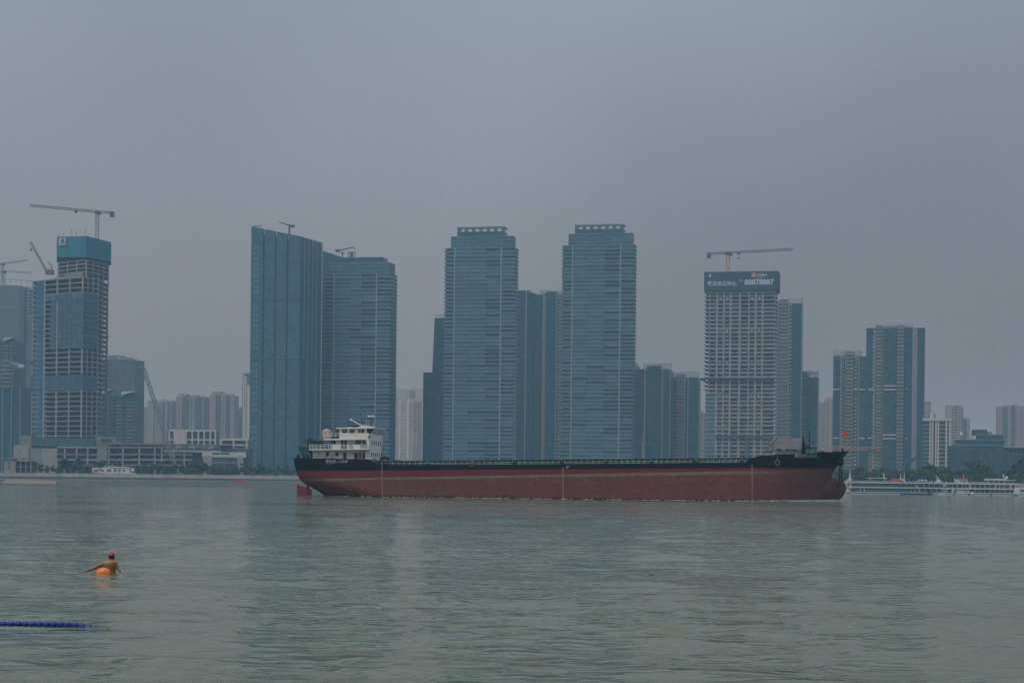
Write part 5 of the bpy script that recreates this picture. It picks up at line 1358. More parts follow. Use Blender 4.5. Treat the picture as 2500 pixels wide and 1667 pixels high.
    l.new(col, b.inputs['Base Color']); b.inputs['Roughness'].default_value = .6; b.inputs['Specular IOR Level'].default_value = .22
    bp = n.new('ShaderNodeBump'); bp.inputs['Strength'].default_value = .35; bp.inputs['Distance'].default_value = .05
    l.new(mt('ADD', noise(.5, (1, 1, 1), 2), mt('MULTIPLY', grain, .4)), bp.inputs['Height']); l.new(bp.outputs[0], b.inputs['Normal'])
    return m
hm_ = MB(); hm_.v = vs; hm_.f = fs
hull = hm_.build('hull', hull_material(), ship, smooth=True, fix=True)
try: hull.data.set_sharp_from_angle(angle=R(40))
except Exception: pass
M['deckdark'] = mat('dark_deck_paint', (.020, .026, .026), .8, .3, .6)
M['blackgreen'] = mat('black_green_paint', (.006, .011, .012), .6, .3, .6, spec=.25)
M['teal'] = mat('teal_paint', (.030, .17, .14), .7, .3, .8, rnd=.35)
M['tealb'] = mat('blue_teal_paint', (.020, .13, .18), .7, .3, .8, rnd=.35)
M['green'] = mat('ship_green_paint', (.012, .085, .065), .6, .25, .8)
M['shipwhite'] = mat('ship_white_paint', (.80, .81, .76), .5, .10, .5, stretch=(1, 1, .35))
M['shipyel'] = mat('stained_cream_paint', (.60, .50, .28), .6, .2, .8)
M['reddoor'] = mat('red_door_paint', (.30, .035, .03), .6, .15, 1)
M['shipglass'] = mat('ship_window_glass', (.012, .018, .02), .1, .2, 1)
M['shipglass2'] = mat('ship_window_curtain', (.10, .095, .09), .2, .3, 2)
M['rail'] = mat('weathered_rail', (.40, .44, .38), .7, .25, 1)
M['rubber'] = mat('tyre_rubber', (.020, .022, .024), .9, .2, 2)
M['rubber2'] = mat('worn_tyre_rubber', (.10, .085, .08), .9, .3, 2)
M['tarp'] = mat('grey_tarpaulin', (.135, .132, .122), .9, .25, 1.2, bump=.5)
M['mark'] = mat('draft_mark_paint', (.33, .29, .25), .7, .2, 1)
M['lett'] = mat('lettering_paint', (.50, .50, .45), .7, .15, 2)
def deck(nm, x0, x1, z, k=14, ins=.15):
    xs = [x0 + (x1 - x0) * i / k for i in range(k + 1)]
    v = [(x, -max(.05, hb(x, z) - ins), z) for x in xs] + [(x, max(.05, hb(x, z) - ins), z) for x in xs]; n = k + 1
    MB().add(v, [(i, i + 1, n + i + 1, n + i) for i in range(k)]).build(nm, M['deckdark'], ship)
zA = interp(top_t, 5) ; zM = interp(top_t, 60); xH0 = S(924, 1134)[0]; xF0 = S(1840, 1125)[0]
deck('aft_deck', 1.0, xH0 + .5, zA - .9); deck('main_deck', xH0 - 1, xF0 + 1, zM - .08); deck('fore_deck', xF0 - .5, LOA - 3.5, interp(top_t, xF0 + 5) - .85, 20)
# break bulkheads closing the two raised ends
box('bulkhead', ship, M['blackgreen'], xF0 - .1, xF0 + .1, -hb(xF0, 7) + .1, hb(xF0, 7) - .1, zM - .2, interp(top_t, xF0 + 4) - .5)
box('bulkhead', ship, M['blackgreen'], xH0 - .9, xH0 - .7, -BH + .15, BH - .15, zM - .3, zA - .5)
# hold coaming
xc0, xc1 = S(928, 1125, -7.9)[0], S(1843, 1118, -7.9)[0]; zc = S(1380, 1121.2, -7.9)[1]
for s in (-1, 1): box('hatch_coaming', ship, M['blackgreen'], xc0, xc1, s * 7.9 - .12, s * 7.9 + .12, zM - .1, zc)
box('hatch_coaming', ship, M['blackgreen'], xc0, xc0 + .25, -7.8, 7.8, zM - .1, zc); box('hatch_coaming', ship, M['blackgreen'], xc1 - .25, xc1, -7.8, 7.8, zM - .1, zc)
box('coaming_rim', ship, M['green'], xc0 + .1, xc1 - .1, -8.2, -7.78, zc - .16, zc + .02)
stay = {}
for k in ('teal', 'tealb', 'blackgreen', 'green'):
    stay[k] = MB().side([(0, 0), (.55, 0), (.42, .62), (.06, .62)], -.06, .06).mesh('coaming_stay', M[k], fix=True)
n_st = 66
for i in range(n_st):
    px = 937 + i * 13.75; x, z = S(px, 1130, -8.9)
    kind = 'blackgreen'
    if 1010 < px < 1112: kind = 'tealb' if random.random() < .6 else 'teal'
    elif 1205 < px < 1345 or 1505 < px < 1628: kind = 'teal' if random.random() < .75 else 'green'
    elif 1725 < px < 1832: kind = random.choice(('tealb', 'teal'))
    o = bpy.data.objects.new('coaming_stay', stay[kind]); link(o, ship); o.location = (x, -8.3, zM); sx = random.uniform(.8, 1.5); o.scale = (sx if kind != 'blackgreen' else .4, 3, random.uniform(.8, 1.15))
for i in range(66):
    px = 930 + i * 14; x, _ = S(px, 1131)
    piece('stanchion', ship, M['rail'], x - .05, x + .05, -BH + .12, -BH + .2, zM - .05, zM + .78)
x0, x1 = S(928, 1130)[0], S(1843, 1124)[0]
for z in (.03, .40): piece('rail', ship, M['rail'], x0, x1, -BH + .11, -BH + .19, zM + z, zM + z + .10)
# rudder and stern gear
zr = lambda px, py: S(px, py, 0)
pts = [zr(725.5, 1225), zr(762, 1225), zr(760, 1193), zr(748, 1190), zr(736, 1185.5), zr(725.5, 1182.5)]
MB().side(pts, -.22, .22).build('rudder', mat('rudder_red', (.25, .035, .035), .6, .2, 1), ship, fix=True)
a = zr(752, 1186); MB().bar((a[0], 0, a[1] - 2.6), (a[0], 0, a[1] + 1.2), .28).build('rudder_stock', M['rubber'], ship)
# deckhouse -------------------------------------------------------------
def sx_(px, y=-7.6): return S(px, 1095, y)[0]
def sz_(px, py, y=-7.6): return S(px, py, y)[1]
XF = sx_(900)
zl1, zl2, zl3, zl4 = zA - .9, sz_(850, 1097), sz_(850, 1071.5), sz_(850, 1046)
dh = MB().box(sx_(763.5), XF, -7.6, 7.6, zl1, zl2).build('deckhouse', M['shipwhite'], ship)
dh2 = MB().box(sx_(806, -6.6), XF, -6.6, 6.6, zl2 + .12, zl3).build('deckhouse', M['shipwhite'], ship)
xw1 = sx_(896, -6.0)
dh3 = MB().box(sx_(829, -6.0), xw1, -6.0, 6.0, zl3 + .1, zl4).build('wheelhouse', M['shipwhite'], ship)
# solid front block and its curved wing wall
ww = MB().box(XF - .02, XF + .35, -7.62, 7.62, zl1 + .01, zl3 + 1.15).build('front_wall', M['shipwhite'], ship)
arch = [(sx_(897.5, -8.6), zl2), (sx_(900.3, -8.6), zl2), (sx_(900.3, -8.6), zl3 + 1.0), (sx_(880, -8.6), zl3 + 1.0), (sx_(880, -8.6), zl3 - .15), (sx_(892, -8.6), zl3 - .25), (sx_(896, -8.6), zl3 - .8), (sx_(897.5, -8.6), zl3 - 1.5)]
MB().side(arch, -8.62, -8.5).build('wing_wall', M['shipwhite'], ship, fix=True); MB().side(arch, 8.5, 8.62).build('wing_wall', M['shipwhite'], ship, fix=True)
box('front_wall', ship, M['shipwhite'], XF + .02, XF + .3, -8.6, -7.63, zl2, zl3 + 1.14); box('front_wall', ship, M['shipwhite'], XF + .02, XF + .3, 7.63, 8.6, zl2, zl3 + 1.14)
# decks
dk2 = box('boat_deck', ship, M['shipwhite'], sx_(754, -8.9), sx_(899, -8.9), -8.9, 8.9, zl2 - .1, zl2 + .14)
dk3 = box('bridge_deck', ship, M['shipwhite'], sx_(790, -8.7), XF + .34, -8.7, 8.7, zl3 - .22, zl3 + .12)
rf = MB().side([(sx_(821, -7.0), zl4 + .02), (xw1 + 1.9, zl4 + .02), (xw1 + 2.0, zl4 + .35), (xw1 - .6, zl4 + .75), (sx_(882, -7.0), zl4 + .62), (sx_(872, -7.0), zl4 + .28), (sx_(821, -7.0), zl4 + .22)], -7.0, 7.0).build('wheelhouse_roof', M['shipwhite'], ship, fix=True)
# wheelhouse front with raked windows
zw0 = zl3 + 1.12
for i in range(8):
    y0 = -6.0 + i * 1.5; v = [(XF + .3, y0 + .12, zw0), (XF + .3, y0 + 1.38, zw0), (XF + 1.15, y0 + 1.38, zl4), (XF + 1.15, y0 + .12, zl4)]
    MB().add(v + [(p[0] - .08, p[1], p[2]) for p in v], [(0, 1, 2, 3), (7, 6, 5, 4), (0, 4, 5, 1), (1, 5, 6, 2), (2, 6, 7, 3), (3, 7, 4, 0)]).build('wheelhouse_window', M['shipglass'], dh3)
    MB().bar((XF + .28, y0, zw0 - .05), (XF + 1.16, y0, zl4), .11, 4).build('window_post', M['shipwhite'], dh3)
MB().bar((XF + .28, 6, zw0 - .05), (XF + 1.16, 6, zl4), .11, 4).build('window_post', M['shipwhite'], dh3)
for s in (-1, 1):
    MB().side([(xw1 - .1, zw0), (XF + .25, zw0), (XF + 1.1, zl4), (xw1 - .1, zl4)], s * 5.95 - .05, s * 5.95 + .05).build('wheelhouse_window', M['shipglass'], dh3, fix=True)
    MB().side([(xw1 - .1, zl3), (XF + .3, zl3), (XF + .3, zw0), (xw1 - .1, zw0)], s * 6.0 - .06, s * 6.0 + .06).build('wing_panel', M['shipwhite'], dh3, fix=True)
# doors and windows: px from, px to, py top, py bottom, side plane
def onside(par, nm, m, p0, p1, y0, y1, yp, th=.07, frame=None):
    a, zt = S(p0, y0, yp); b, zb = S(p1, y1, yp)
    o = piece(nm, par, M[m], a, b, yp - th, yp + .05, zb, zt)
    if frame:
        for q in ((a - .07, a, zb - .05, zt + .07), (b, b + .07, zb - .05, zt + .07)): piece('frame', par, M[frame], q[0], q[1], yp - th - .03, yp, q[2], q[3])
        piece('frame', par, M[frame], a - .12, b + .12, yp - th - .12, yp, zt + .07, zt + .16)
    return o
for a in ((796.5, 803, 1103.5, 1113), (819.5, 825.5, 1103.5, 1113)): onside(dh, 'window', 'shipglass', *a, -7.6, .05, 'rail')
for a in ((838.5, 845.5, 1105, 1120), (866, 873.5, 1105.5, 1120), (885, 891, 1105.5, 1120)): onside(dh, 'doorway', 'shipglass', *a, -7.6, .05, 'rail')
onside(dh, 'door', 'reddoor', 876, 882.5, 1105, 1120, -7.6, .1); onside(dh, 'door', 'shipwhite', 827.5, 835, 1105.5, 1120, -7.6, .12, 'rail'); onside(dh, 'door', 'shipwhite', 855.5, 863, 1105, 1120, -7.6, .12, 'rail')
onside(dh, 'locker', 'shipwhite', 770, 777, 1103, 1113, -7.6, .3, 'rail'); onside(dh, 'stain', 'shipyel', 877, 894, 1098, 1103, -7.6, .02)
for a in ((786.5, 795), (805.5, 813.5)): onside(dh, 'locker', 'rail', a[0], a[1], 1109.5, 1117.5, -7.6, .5)
onside(dh, 'porthole', 'rubber', 830, 832, 1108.5, 1110.5, -7.6, .15); onside(dh, 'porthole', 'rubber', 858, 860, 1108.5, 1110.5, -7.6, .15)
for a in ((807, 812.5), (813.5, 819.5)): onside(dh2, 'window', 'shipglass', a[0], a[1], 1074, 1083.5, -6.6, .05, 'rail')
for a in ((868.5, 874.5), (875.5, 882)): onside(dh2, 'window', 'shipglass2', a[0], a[1], 1074, 1083.5, -6.6, .05, 'rail')
onside(dh2, 'door', 'reddoor', 832.5, 839, 1074.5, 1096, -6.6, .1); onside(dh2, 'doorway', 'shipglass', 840.5, 847, 1074.5, 1096, -6.6, .05); onside(dh2, 'doorway', 'shipglass2', 885, 893, 1075, 1090, -6.6, .05)
for a in ((835.5, 841), (842, 847.5)): onside(dh3, 'window', 'shipglass2', a[0], a[1], 1048.5, 1056.5, -6.0, .05, 'rail')
for a in ((854, 859), (860, 865)): onside(dh3, 'window', 'shipglass', a[0], a[1], 1048.5, 1056.5, -6.0, .05, 'rail')
onside(dh3, 'door', 'reddoor', 874.5, 881, 1047.5, 1067, -6.0, .1); onside(dh3, 'doorway', 'shipglass', 882.5, 889.5, 1047.5, 1067, -6.0, .05)
# slit windows across the front
for i in range(6):
    y = -6.2 + i * 2.5; piece('front_window', ww, M['shipglass'], XF + .3, XF + .40, y - .42, y + .42, sz_(905, 1114), sz_(905, 1104))
for i in range(5):
    y = -5.4 + i * 2.7; piece('front_window', ww, M['shipglass'], XF + .3, XF + .40, y - .42, y + .42, sz_(905, 1085), sz_(905, 1074.5))
# railings and bulwark panels
def railing(par, p0, p1, y0, y1, yp, nb, posts, m='shipwhite'):
    (a, zt), (b, zb) = S(p0, y0, yp), S(p1, y1, yp)
    for i in range(nb):
        z = zb + (zt - zb) * (i + 1) / nb; piece('rail', par, M[m], a, b, yp - .05, yp + .05, z - .055, z + .03)
    for i in range(posts + 1):
        x = a + (b - a) * i / posts; piece('stanchion', par, M[m], x - .04, x + .04, yp - .045, yp + .045, zb, zt)
railing(dk2, 762, 832, 1085, 1095.6, -8.8, 3, 7); railing(dk2, 832, 848, 1085, 1095.6, -8.8, 3, 2); railing(dk2, 878, 897, 1085, 1095.6, -8.8, 3, 3); railing(dk2, 756, 762, 1085, 1095.6, -8.8, 3, 1)
onside(dk2, 'bulwark_panel', 'shipwhite', 813, 832, 1086, 1095.6, -8.8, .04); onside(dk2, 'bulwark_panel', 'shipwhite', 847.5, 878, 1085.5, 1095.6, -8.8, .04)
railing(dk3, 791, 829, 1057.5, 1067, -8.6, 3, 4); railing(dk3, 850, 872, 1057.5, 1067, -8.6, 3, 3)
onside(dk3, 'bulwark_panel', 'shipwhite', 829, 850, 1057, 1067.5, -8.6, .04); onside(dk3, 'bulwark_panel', 'shipwhite', 872, 900, 1057, 1067.5, -8.6, .04)
(a, zt), _ = S(791, 1057.5, -8.6), 0
for s in (0,): 
    for i in range(3): z = zl3 + .1 + (zt - zl3 - .1) * (i + 1) / 3; piece('rail', dk3, M['shipwhite'], a - .05, a + .05, -8.55, 8.55, z - .075, z + .035)
x, z = S(856.8, 1090, -8.9); lb = MB().torus((x, -8.93, z), .36, .09, 16, 6).build('lifebuoy', M['rail'], dk2)
x, z = S(876, 1064, -8.9)
# tank, awning, roof gear
x0, z0 = S(801, 1067, -4.0); zt = S(801, 1048, -4.0)[1]
MB().lathe([(1.05, z0 - .4), (1.1, z0 + .3), (1.1, zt - .5), (.8, zt - .15), (.3, zt), (.3, zt + .12)], 16, (x0, -5.6, 0)).build('water_tank', mat('pinkish_plastic', (.45, .33, .29), .6, .15, 1), ship, smooth=False)
p = [S(817, 1057, -5.8), S(828, 1057, -5.8), S(828, 1046, -5.8), S(826, 1046, -5.8)]
MB().side(p, -5.9, 5.0).build('awning', M['reddoor'], ship, fix=True)
p = [S(816.5, 1056.5, -6.0), S(818.5, 1056.5, -6.0), S(827, 1047, -6.0), S(824.5, 1047, -6.0)]
MB().side(p, -6.05, 5.2).build('ladder', M['blackgreen'], ship, fix=True)
a, b = S(847, 1042.5, -4), S(889, 1040, -4); MB().side([(a[0], a[1]), (b[0], b[1]), (b[0], b[1] + .12), (a[0] + .4, a[1] + .35)], -5, 5).build('solar_panel', M['shipglass'], ship, fix=True)
a, b = S(857.5, 1025, -1), S(890, 1039.5, -1); MB().bar((b[0], -1, b[1] - .3), (a[0], -1, a[1]), .16, 6, .09).ball((a[0], -1, a[1]), .3, .3, .25, 10, 6).build('spar', M['shipwhite'], ship)
def roofmast(px, y0, y1, y=-2, r=.07):
    a, b = S(px, y0, y), S(px, y1, y); return MB().bar((b[0], y, b[1]), (b[0], y, a[1]), r)
roofmast(894.5, 1022, 1042).build('aerial', M['rail'], ship)
g = roofmast(906, 1018, 1042, r=.12); a = S(906, 1018, -2); g.bar((a[0] - .8, -2, a[1] - 1.0), (a[0] + .8, -2, a[1] - 1.0), .05).bar((a[0] + .4, -2, a[1] - 2.6), (a[0] + .4, -2, a[1] - .6), .05); rm = g.build('radar_mast', M['steel'], ship)
MB().box(a[0] - .7, a[0] + .8, -2.7, -1.3, a[1] + .05, a[1] + .28).build('radar_scanner', M['shipwhite'], rm).rotation_euler = (0, 0, 0)
for px in (899, 911): roofmast(px, 1030, 1042, -3, .05).build('aerial', M['rail'], ship)
x, z = S(902, 1066, -8.9); MB().lathe([(.05, -.3), (.32, 0), (.32, .25), (.05, .3)], 10, (x, -8.95, z), 'y').build('searchlight', M['steel'], ship).location = (0, 0, 0)
a = S(934, 1058, 3); MB().bar((XF + .3, 7.2, zl1), (XF + .9, 7.2, zl3 + 1.5), .09).bar((XF + .3, 6.6, zl1), (XF + .9, 6.6, zl3 + 1.5), .09).build('front_ladder', M['rail'], ship)
a, b = S(768, 1096, -4), S(806, 1086, -4); box('dark_interior_backing', ship, M['blackgreen'], a[0], sx_(806, -6.6) - .05, -5.5, 5.5, zl2 + .14, b[1])  # black box added to stand for the dark interior behind the aft rails
a, b = S(809, 1067, -5), S(827, 1058, -5); box('rail_gap_backing', ship, M['blackgreen'], a[0], b[0], -5.4, 5.4, zl3 + .12, b[1])  # made-up dark box, put in to blacken the bridge deck rail gaps
# aft gantry
def G(px, py, y=-5.5): a = S(px, py, y); return (a[0], a[1])
for yy in (-5.5, 3.5):
    MB().side([G(742, 1118), G(745, 1118), G(741.5, 1098), G(733, 1092.5), G(729, 1092.5)], yy - .25, yy + .25).build('gantry_leg', M['green'], ship, fix=True)
    MB().side([G(748, 1118), G(751, 1118), G(751.5, 1092), G(742, 1092), G(748, 1100)], yy - .25, yy + .25).build('gantry_leg', M['green'], ship, fix=True)
MB().side([G(729, 1094), G(752, 1093.5), G(752, 1091), G(729, 1091)], -5.9, 4.0).build('gantry_beam', M['green'], ship, fix=True)
def bollard(px, y, h=.75, w=.3, nm='bollard'):
    a, b = S(px, 1118, y); zt = interp(top_t, a)
    g = MB().lathe([(w * .8, zt - 1), (w * .8, zt + h * .7), (w, zt + h * .7), (w, zt + h)], 10, (a, y, 0)); g.build(nm, M['rubber'], ship)
for px in (727, 743, 752): bollard(px, -7.0)
bollard(760, -7.6, 1.3, .2, 'ventilator')
# fore side of the house: hatch stack, green gusset
p = [S(909, 1121.5), S(915, 1118), S(921, 1124), S(925, 1133.5), S(921, 1133)]
MB().side(p, -BH - .06, -BH + .1).build('gusset_plate', M['green'], ship, fix=True)
a, b = S(927, 1126, -6), S(963, 1122, -6); box('hatch_cover', ship, M['tarp'], a[0], b[0], -6.5, 6.5, zc, zc + .3)
for px, s in ((938, .5), (943, .42), (948, .3), (932, .35)): a = S(px, 1121, -5); MB().box(a[0] - s, a[0] + s, -5.6, -4.6, zc + .3, zc + .3 + s * 1.3).ball((a[0], -5, zc + .3 + s * 1.3), s * .8, .5, s * .5, 8, 5).build('deck_machinery', M['rubber'], ship)
# mid-ship light mast
a, b = S(1569, 1122, 0), S(1569, 1059, 0); lm_ = MB().bar((a[0], 0, zM), (a[0] - .05, 0, b[1]), .10, 6, .05)
rr_ = random.Random(5)
for i in range(14):
    z = zc + .8 + i * .22; s = (-1) ** i; lm_.bar((a[0], 0, z), (a[0] + s * rr_.uniform(.15, .38), rr_.uniform(-.2, .2), z + .14), .035, 4)
lm_.build('light_mast', M['rail'], ship)
# draught marks
for px, y0, y1 in ((932, 1137, 1216), (1374, 1139, 1221), (1835.5, 1135, 1227)):
    (xa, za), (xb, zb_) = S(px, y0), S(px + 2.2, y1); g = MB()
    z = zb_
    while z < za:
        y = -hb(xa, z) - .02; g.box(xa, xa + (.24 if int(z * 4) % 2 else .14), y - .02, y + .01, z, z + .13); z += .24
    y = -BH - .02; g.box(xa - .05, xa - .0, y - .012, y + .01, zb_, za); g.build('draft_mark', M['mark'], hull)
(xa, za) = S(1381, 1142); g = MB()
for dx, dz, w, h in ((0, 0, .5, .12), (.35, .1, .12, .4), (.55, .25, .4, .1), (.1, -.1, .12, .2)): g.box(xa + dx, xa + dx + w, -BH - .04, -BH, za + dz, za + dz + h)
g.build('load_line_mark', M['lett'], hull)
# names on the hull, wrapped to its curve
def hull_text(body, size, px0, px1, py, bold=.004):
    o = text_piece(body, size, M['lett'], hull, extrude=.0, bold=bold)
    xs = [v.co.x for v in o.data.vertices]; mn, mx = min(xs), max(xs); (xa, za), (xb, zb_) = S(px0, py), S(px1, py + (px1 - px0) * -.006)
    for v in o.data.vertices:
        f = (v.co.x - mn) / (mx - mn); x = xa + (xb - xa) * f; z = za + (zb_ - za) * f + v.co.y
        v.co = (x, -hb(x, z) - .035, z)
hull_text('豫信货—13339', .82, 795, 848.5, 1129.5); hull_text('YU  XIN  HUO', .16, 797, 815, 1133.5, 0.0)
hull_text('豫信货13339', .98, 1940, 1996, 1116.5)
# forecastle: bolster, anchor, chains, bow gear
a = S(2050, 1126, -3.2)
MB().lathe([(.7, -1.2), (.9, -.2), (.8, .6), (.4, .95), (.1, 1.05)], 14, (0, 0, 0), 'x').build('anchor_bolster', M['blackgreen'], ship, smooth=True).location = (a[0] - .1, -2.6, a[1])
a2 = S(2055, 1131, -2.5); MB().ball((a2[0] - .2, -2.4, a2[1]), .62, .7, .55, 12, 8).build('anchor_bolster', M['blackgreen'], ship, smooth=True)
def chain(px0, y0, px1, y1, y, nm='anchor_chain'):
    (xa, za), (xb, zb_) = S(px0, y0, y), S(px1, y1, y); n = 12; g = MB()
    for i in range(n):
        f = (i + .5) / n; g.torus((xa + (xb - xa) * f, y, za + (zb_ - za) * f), .16, .075, 8, 5, 'y' if i % 2 else 'x')
    return g.build(nm, M['rubber'], ship)
chain(2050, 1134, 2049, 1172, -2.4); chain(2054, 1134, 2054.5, 1170, -1.0)
def A(px, py): return S(px, py, -2.4)
g = MB().side([A(2047.5, 1155), A(2050.5, 1155), A(2051, 1184), A(2047, 1184)], -2.55, -2.25).side([A(2042.5, 1182), A(2059.5, 1181), A(2058, 1186), A(2043.5, 1187)], -2.8, -2.0)
g.side([A(2044, 1182), A(2040, 1170), A(2036, 1168), A(2040, 1176)], -2.6, -2.2); g.build('anchor', M['rubber'], ship, fix=True)
g = MB().side([S(2053, 1155, -.9), S(2056, 1155, -.9), S(2057, 1176, -.9), S(2053, 1176, -.9)], -1.05, -.75).side([S(2056, 1174, -.9), S(2060, 1171, -.9), S(2065.5, 1165, -.9), S(2064, 1171, -.9), S(2060, 1176, -.9)], -1.1, -.7); g.build('anchor', M['rubber'], ship, fix=True)
def pole(nm, px, y0, y1, r, m, y=0.0, px1=None): a, b = S(px, y0, y), S(px1 or px, y1, y); return MB().bar((b[0], y, b[1]), (a[0], y, a[1]), r, 6, r * .7).build(nm, M[m], ship)
pole('bow_post', 2057, 1094, 1104, .28, 'blackgreen'); pole('flagpole', 2055.5, 1053, 1098, .06, 'rail')
for px, h in ((1998, 5), (2004, 6), (2009, 5.5), (2015, 4), (2020, 3.5)):
    a, b = S(px, 1106, -2), S(px, 1106 - h, -2); MB().box(a[0] - .17, a[0] + .15, -2.4, -1.6, a[1] - 1.2, b[1]).lathe([(.18, -.4), (.27, -.3), (.27, .3), (.18, .4)], 10, (a[0], -2.6, b[1] - .25), 'y').build('windlass', M['green'], ship)
pole('foremast', 1976, 1052, 1112, .10, 'blackgreen', -1.0); 
(xa, za), (xb, zb_) = S(1963, 1094.5, -1), S(1996.5, 1093, -1); MB().bar((xa, -1, za), (xb, -1, zb_), .11).build('mast_spar', M['blackgreen'], ship)
pole('foremast_leg', 1990, 1094, 1110, .07, 'blackgreen', -1.0)
(xm, zm) = S(1976, 1073, -1); MB().bar((xm, -1, zm), (S(1965, 1093, -1)[0], -1, za), .03, 4).bar((xm, -1, zm), (xb, -1, zb_), .03, 4).bar((xm - .35, -1, S(1976, 1061, -1)[1]), (xm + .1, -1, S(1976, 1061, -1)[1]), .1, 5).bar((xm, -1, S(1976, 1068, -1)[1]), (xm + .4, -1, S(1976, 1068, -1)[1]), .08, 5).build('mast_stays', M['blackgreen'], ship)
MB().ball((S(1974, 1091, -1)[0], -1, S(1974, 1091, -1)[1]), .4, .35, .35, 8, 6).build('mast_lamp', M['rubber'], ship)

# ------------------------------------------------------------------ things carried by the ship
def on_ship(name, label, cat, x, y, z, group=None):
    o = thing(name, label, cat, (0, 0, 0), 0, group); o.matrix_world = SM @ Matrix.Translation((x, y, z)); return o
tyre_me = MB().torus((0, 0, 0), .36, .17, 18, 8).mesh('tyre', M['rubber'], True); tyre_w = MB().torus((0, 0, 0), .36, .17, 18, 8).mesh('tyre', M['rubber2'], True)
rope_me = MB().bar((0, 0, .45), (0, .12, 1.25), .035, 5).mesh('rope', M['rail'])
for i, (px, py, s, wn) in enumerate(((942, 1132, .95, 0), (1046, 1135, .9, 0), (1152.5, 1135, 1.05, 1), (1257, 1132, .95, 0), (1372, 1131, 1.0, 0), (1479, 1131.5, 1.0, 0), (1590, 1131.5, .95, 0), (1697, 1130, 1.05, 0), (1811, 1128, .95, 0), (1897.5, 1130, 1.3, 1))):
    x, z = S(px, py); nm = {2: 'worn grey tyre fender hanging below the rail amidships', 9: 'large worn tyre fender hanging on the black bow plating'}.get(i, 'black tyre fender at the ship side rail, %s from the white deckhouse' % ('first', 'second', '', 'fourth', 'fifth', 'sixth', 'seventh', 'eighth', 'ninth', '')[i])
    t = on_ship('tyre_fender', nm, 'tyre', x, -hb(x, z) - .17 * s, z, None if i in (2, 9) else 'tyre fenders hung along the ship side'); t.scale = (s, s, s)
    link(bpy.data.objects.new('tyre', tyre_w if wn else tyre_me), t); link(bpy.data.objects.new('rope', rope_me), t)
# flag
def flag():
    x0, z0 = S(2055.5, 1066, 0); x1, z1 = S(2069, 1055, 0); t = on_ship('flag', 'small red flag with a yellow star flying at the ship bow', 'flag', x0, 0, z0)
    n, k = 12, 6; v = []; W, H = x1 - x0, z1 - z0
    for i in range(n + 1):
        for j in range(k + 1):
            f = i / n; v.append((W * f, .16 * math.sin(f * 7) * f ** .5, H * j / k * (1 - .06 * f) + .14 * math.sin(f * 5) + .16 * f))
    fs_ = [(i*(k+1)+j, (i+1)*(k+1)+j, (i+1)*(k+1)+j+1, i*(k+1)+j+1) for i in range(n) for j in range(k)]
    v2 = [(a, b + .02, c) for a, b, c in v]; q = len(v)
    MB().add(v + v2, fs_ + [tuple(q + e for e in f_[::-1]) for f_ in fs_]).build('cloth', mat('flag_red', (.80, .045, .02), .7, .1, 2), t, smooth=True)
    def star(cx, cz, r):
        p = [(cx + (r if a % 2 == 0 else r * .4) * math.sin(a * math.pi / 5), cz + (r if a % 2 == 0 else r * .4) * math.cos(a * math.pi / 5)) for a in range(10)]
        MB().side(p[::-1], -.09, -.05).build('star', mat('flag_yellow', (.80, .50, .03), .7, .05), t, fix=True)
    star(W * .2, H * .72, H * .19); star(W * .42, H * .88, H * .07); star(W * .42, H * .58, H * .07)
flag()
# tarpaulin shelter on the forecastle
def tarp():
    xa, xb = S(1877, 1090, -3)[0], S(1958, 1090, -3)[0]; zt = S(1915, 1069.5, 0)[1]; z0 = interp(top_t, xa + 3) - .8; ze = S(1915, 1097, -4)[1]
    t = on_ship('tarpaulin_shelter', 'grey tarpaulin stretched over a frame on the ship forecastle', 'tarpaulin', xa, 0, z0); L = xb - xa; h = zt - z0; he = ze - z0
    n, k = 26, 18; v = []; r = random.Random(3)
    for i in range(n + 1):
        f = i / n; x = L * f
        endk = min(1.0, f / .14) ** .42
        for j in range(k + 1):
            g = j / k * 2 - 1; y = g * 4.3 * (.75 + .25 * endk) - .0
            zz = he + (h - he) * (1 - abs(g) ** 1.35) * (.12 + .88 * endk) - (.35 if f < .12 else .0) * abs(g)
            zz += .10 * math.sin(x * 2.3 + g * 3) * abs(g) + .05 * math.sin(x * 6.1 + g * 9) + (.12 * math.sin(x * 3.7) if abs(g) > .97 else 0)
            v.append((x - (.45 * (1 - endk) * abs(g)) + .5 * (1 - abs(g)) * (f > .95) * .4, y, zz))
    fs_ = [(i*(k+1)+j, (i+1)*(k+1)+j, (i+1)*(k+1)+j+1, i*(k+1)+j+1) for i in range(n) for j in range(k)]; q = len(v); v2 = [(a, b, c - .04) for a, b, c in v]
    MB().add(v + v2, fs_ + [tuple(q + e for e in f_[::-1]) for f_ in fs_]).build('sheet', M['tarp'], t, smooth=True, fix=True)
    MB().side([(L - .1, 0), (L + .75, 0), (L + .7, h * .55), (L + .25, h + .05), (L - .05, h * .6)], -4.4, .4).build('end_flap', M['blackgreen'], t, fix=True)
    for i in range(5): x = L * (.1 + .22 * i); MB().bar((x, -3.9, 0), (x, -3.9, he + .2), .06).bar((x, 3.9, 0), (x, 3.9, he + .2), .06).build('frame_post', M['steel'], t)
    for i in range(26): x = L * (.2 + .03 * i); piece('fence_bar', t, M['rail'], x - .06, x + .06, -3.75, -3.65, .5, he - .05 + .1 * math.sin(i))
    piece('fence_rail', t, M['steel'], L * .15, L, -3.8, -3.6, .9, 1.0)
    MB().bar((L * .02, -4.5, he + .6), (L * .26, -2.0, h - .15), .09, 5).build('rope', M['rubber'], t)
    g = MB()
    for i in range(9): g.box(L * (.02 + .08 * i), L * (.02 + .08 * i) + .8, -4.4, -3.7, 0, .5 + .25 * (i % 3))
    g.build('stacked_gear', M['rubber'], t)
tarp()
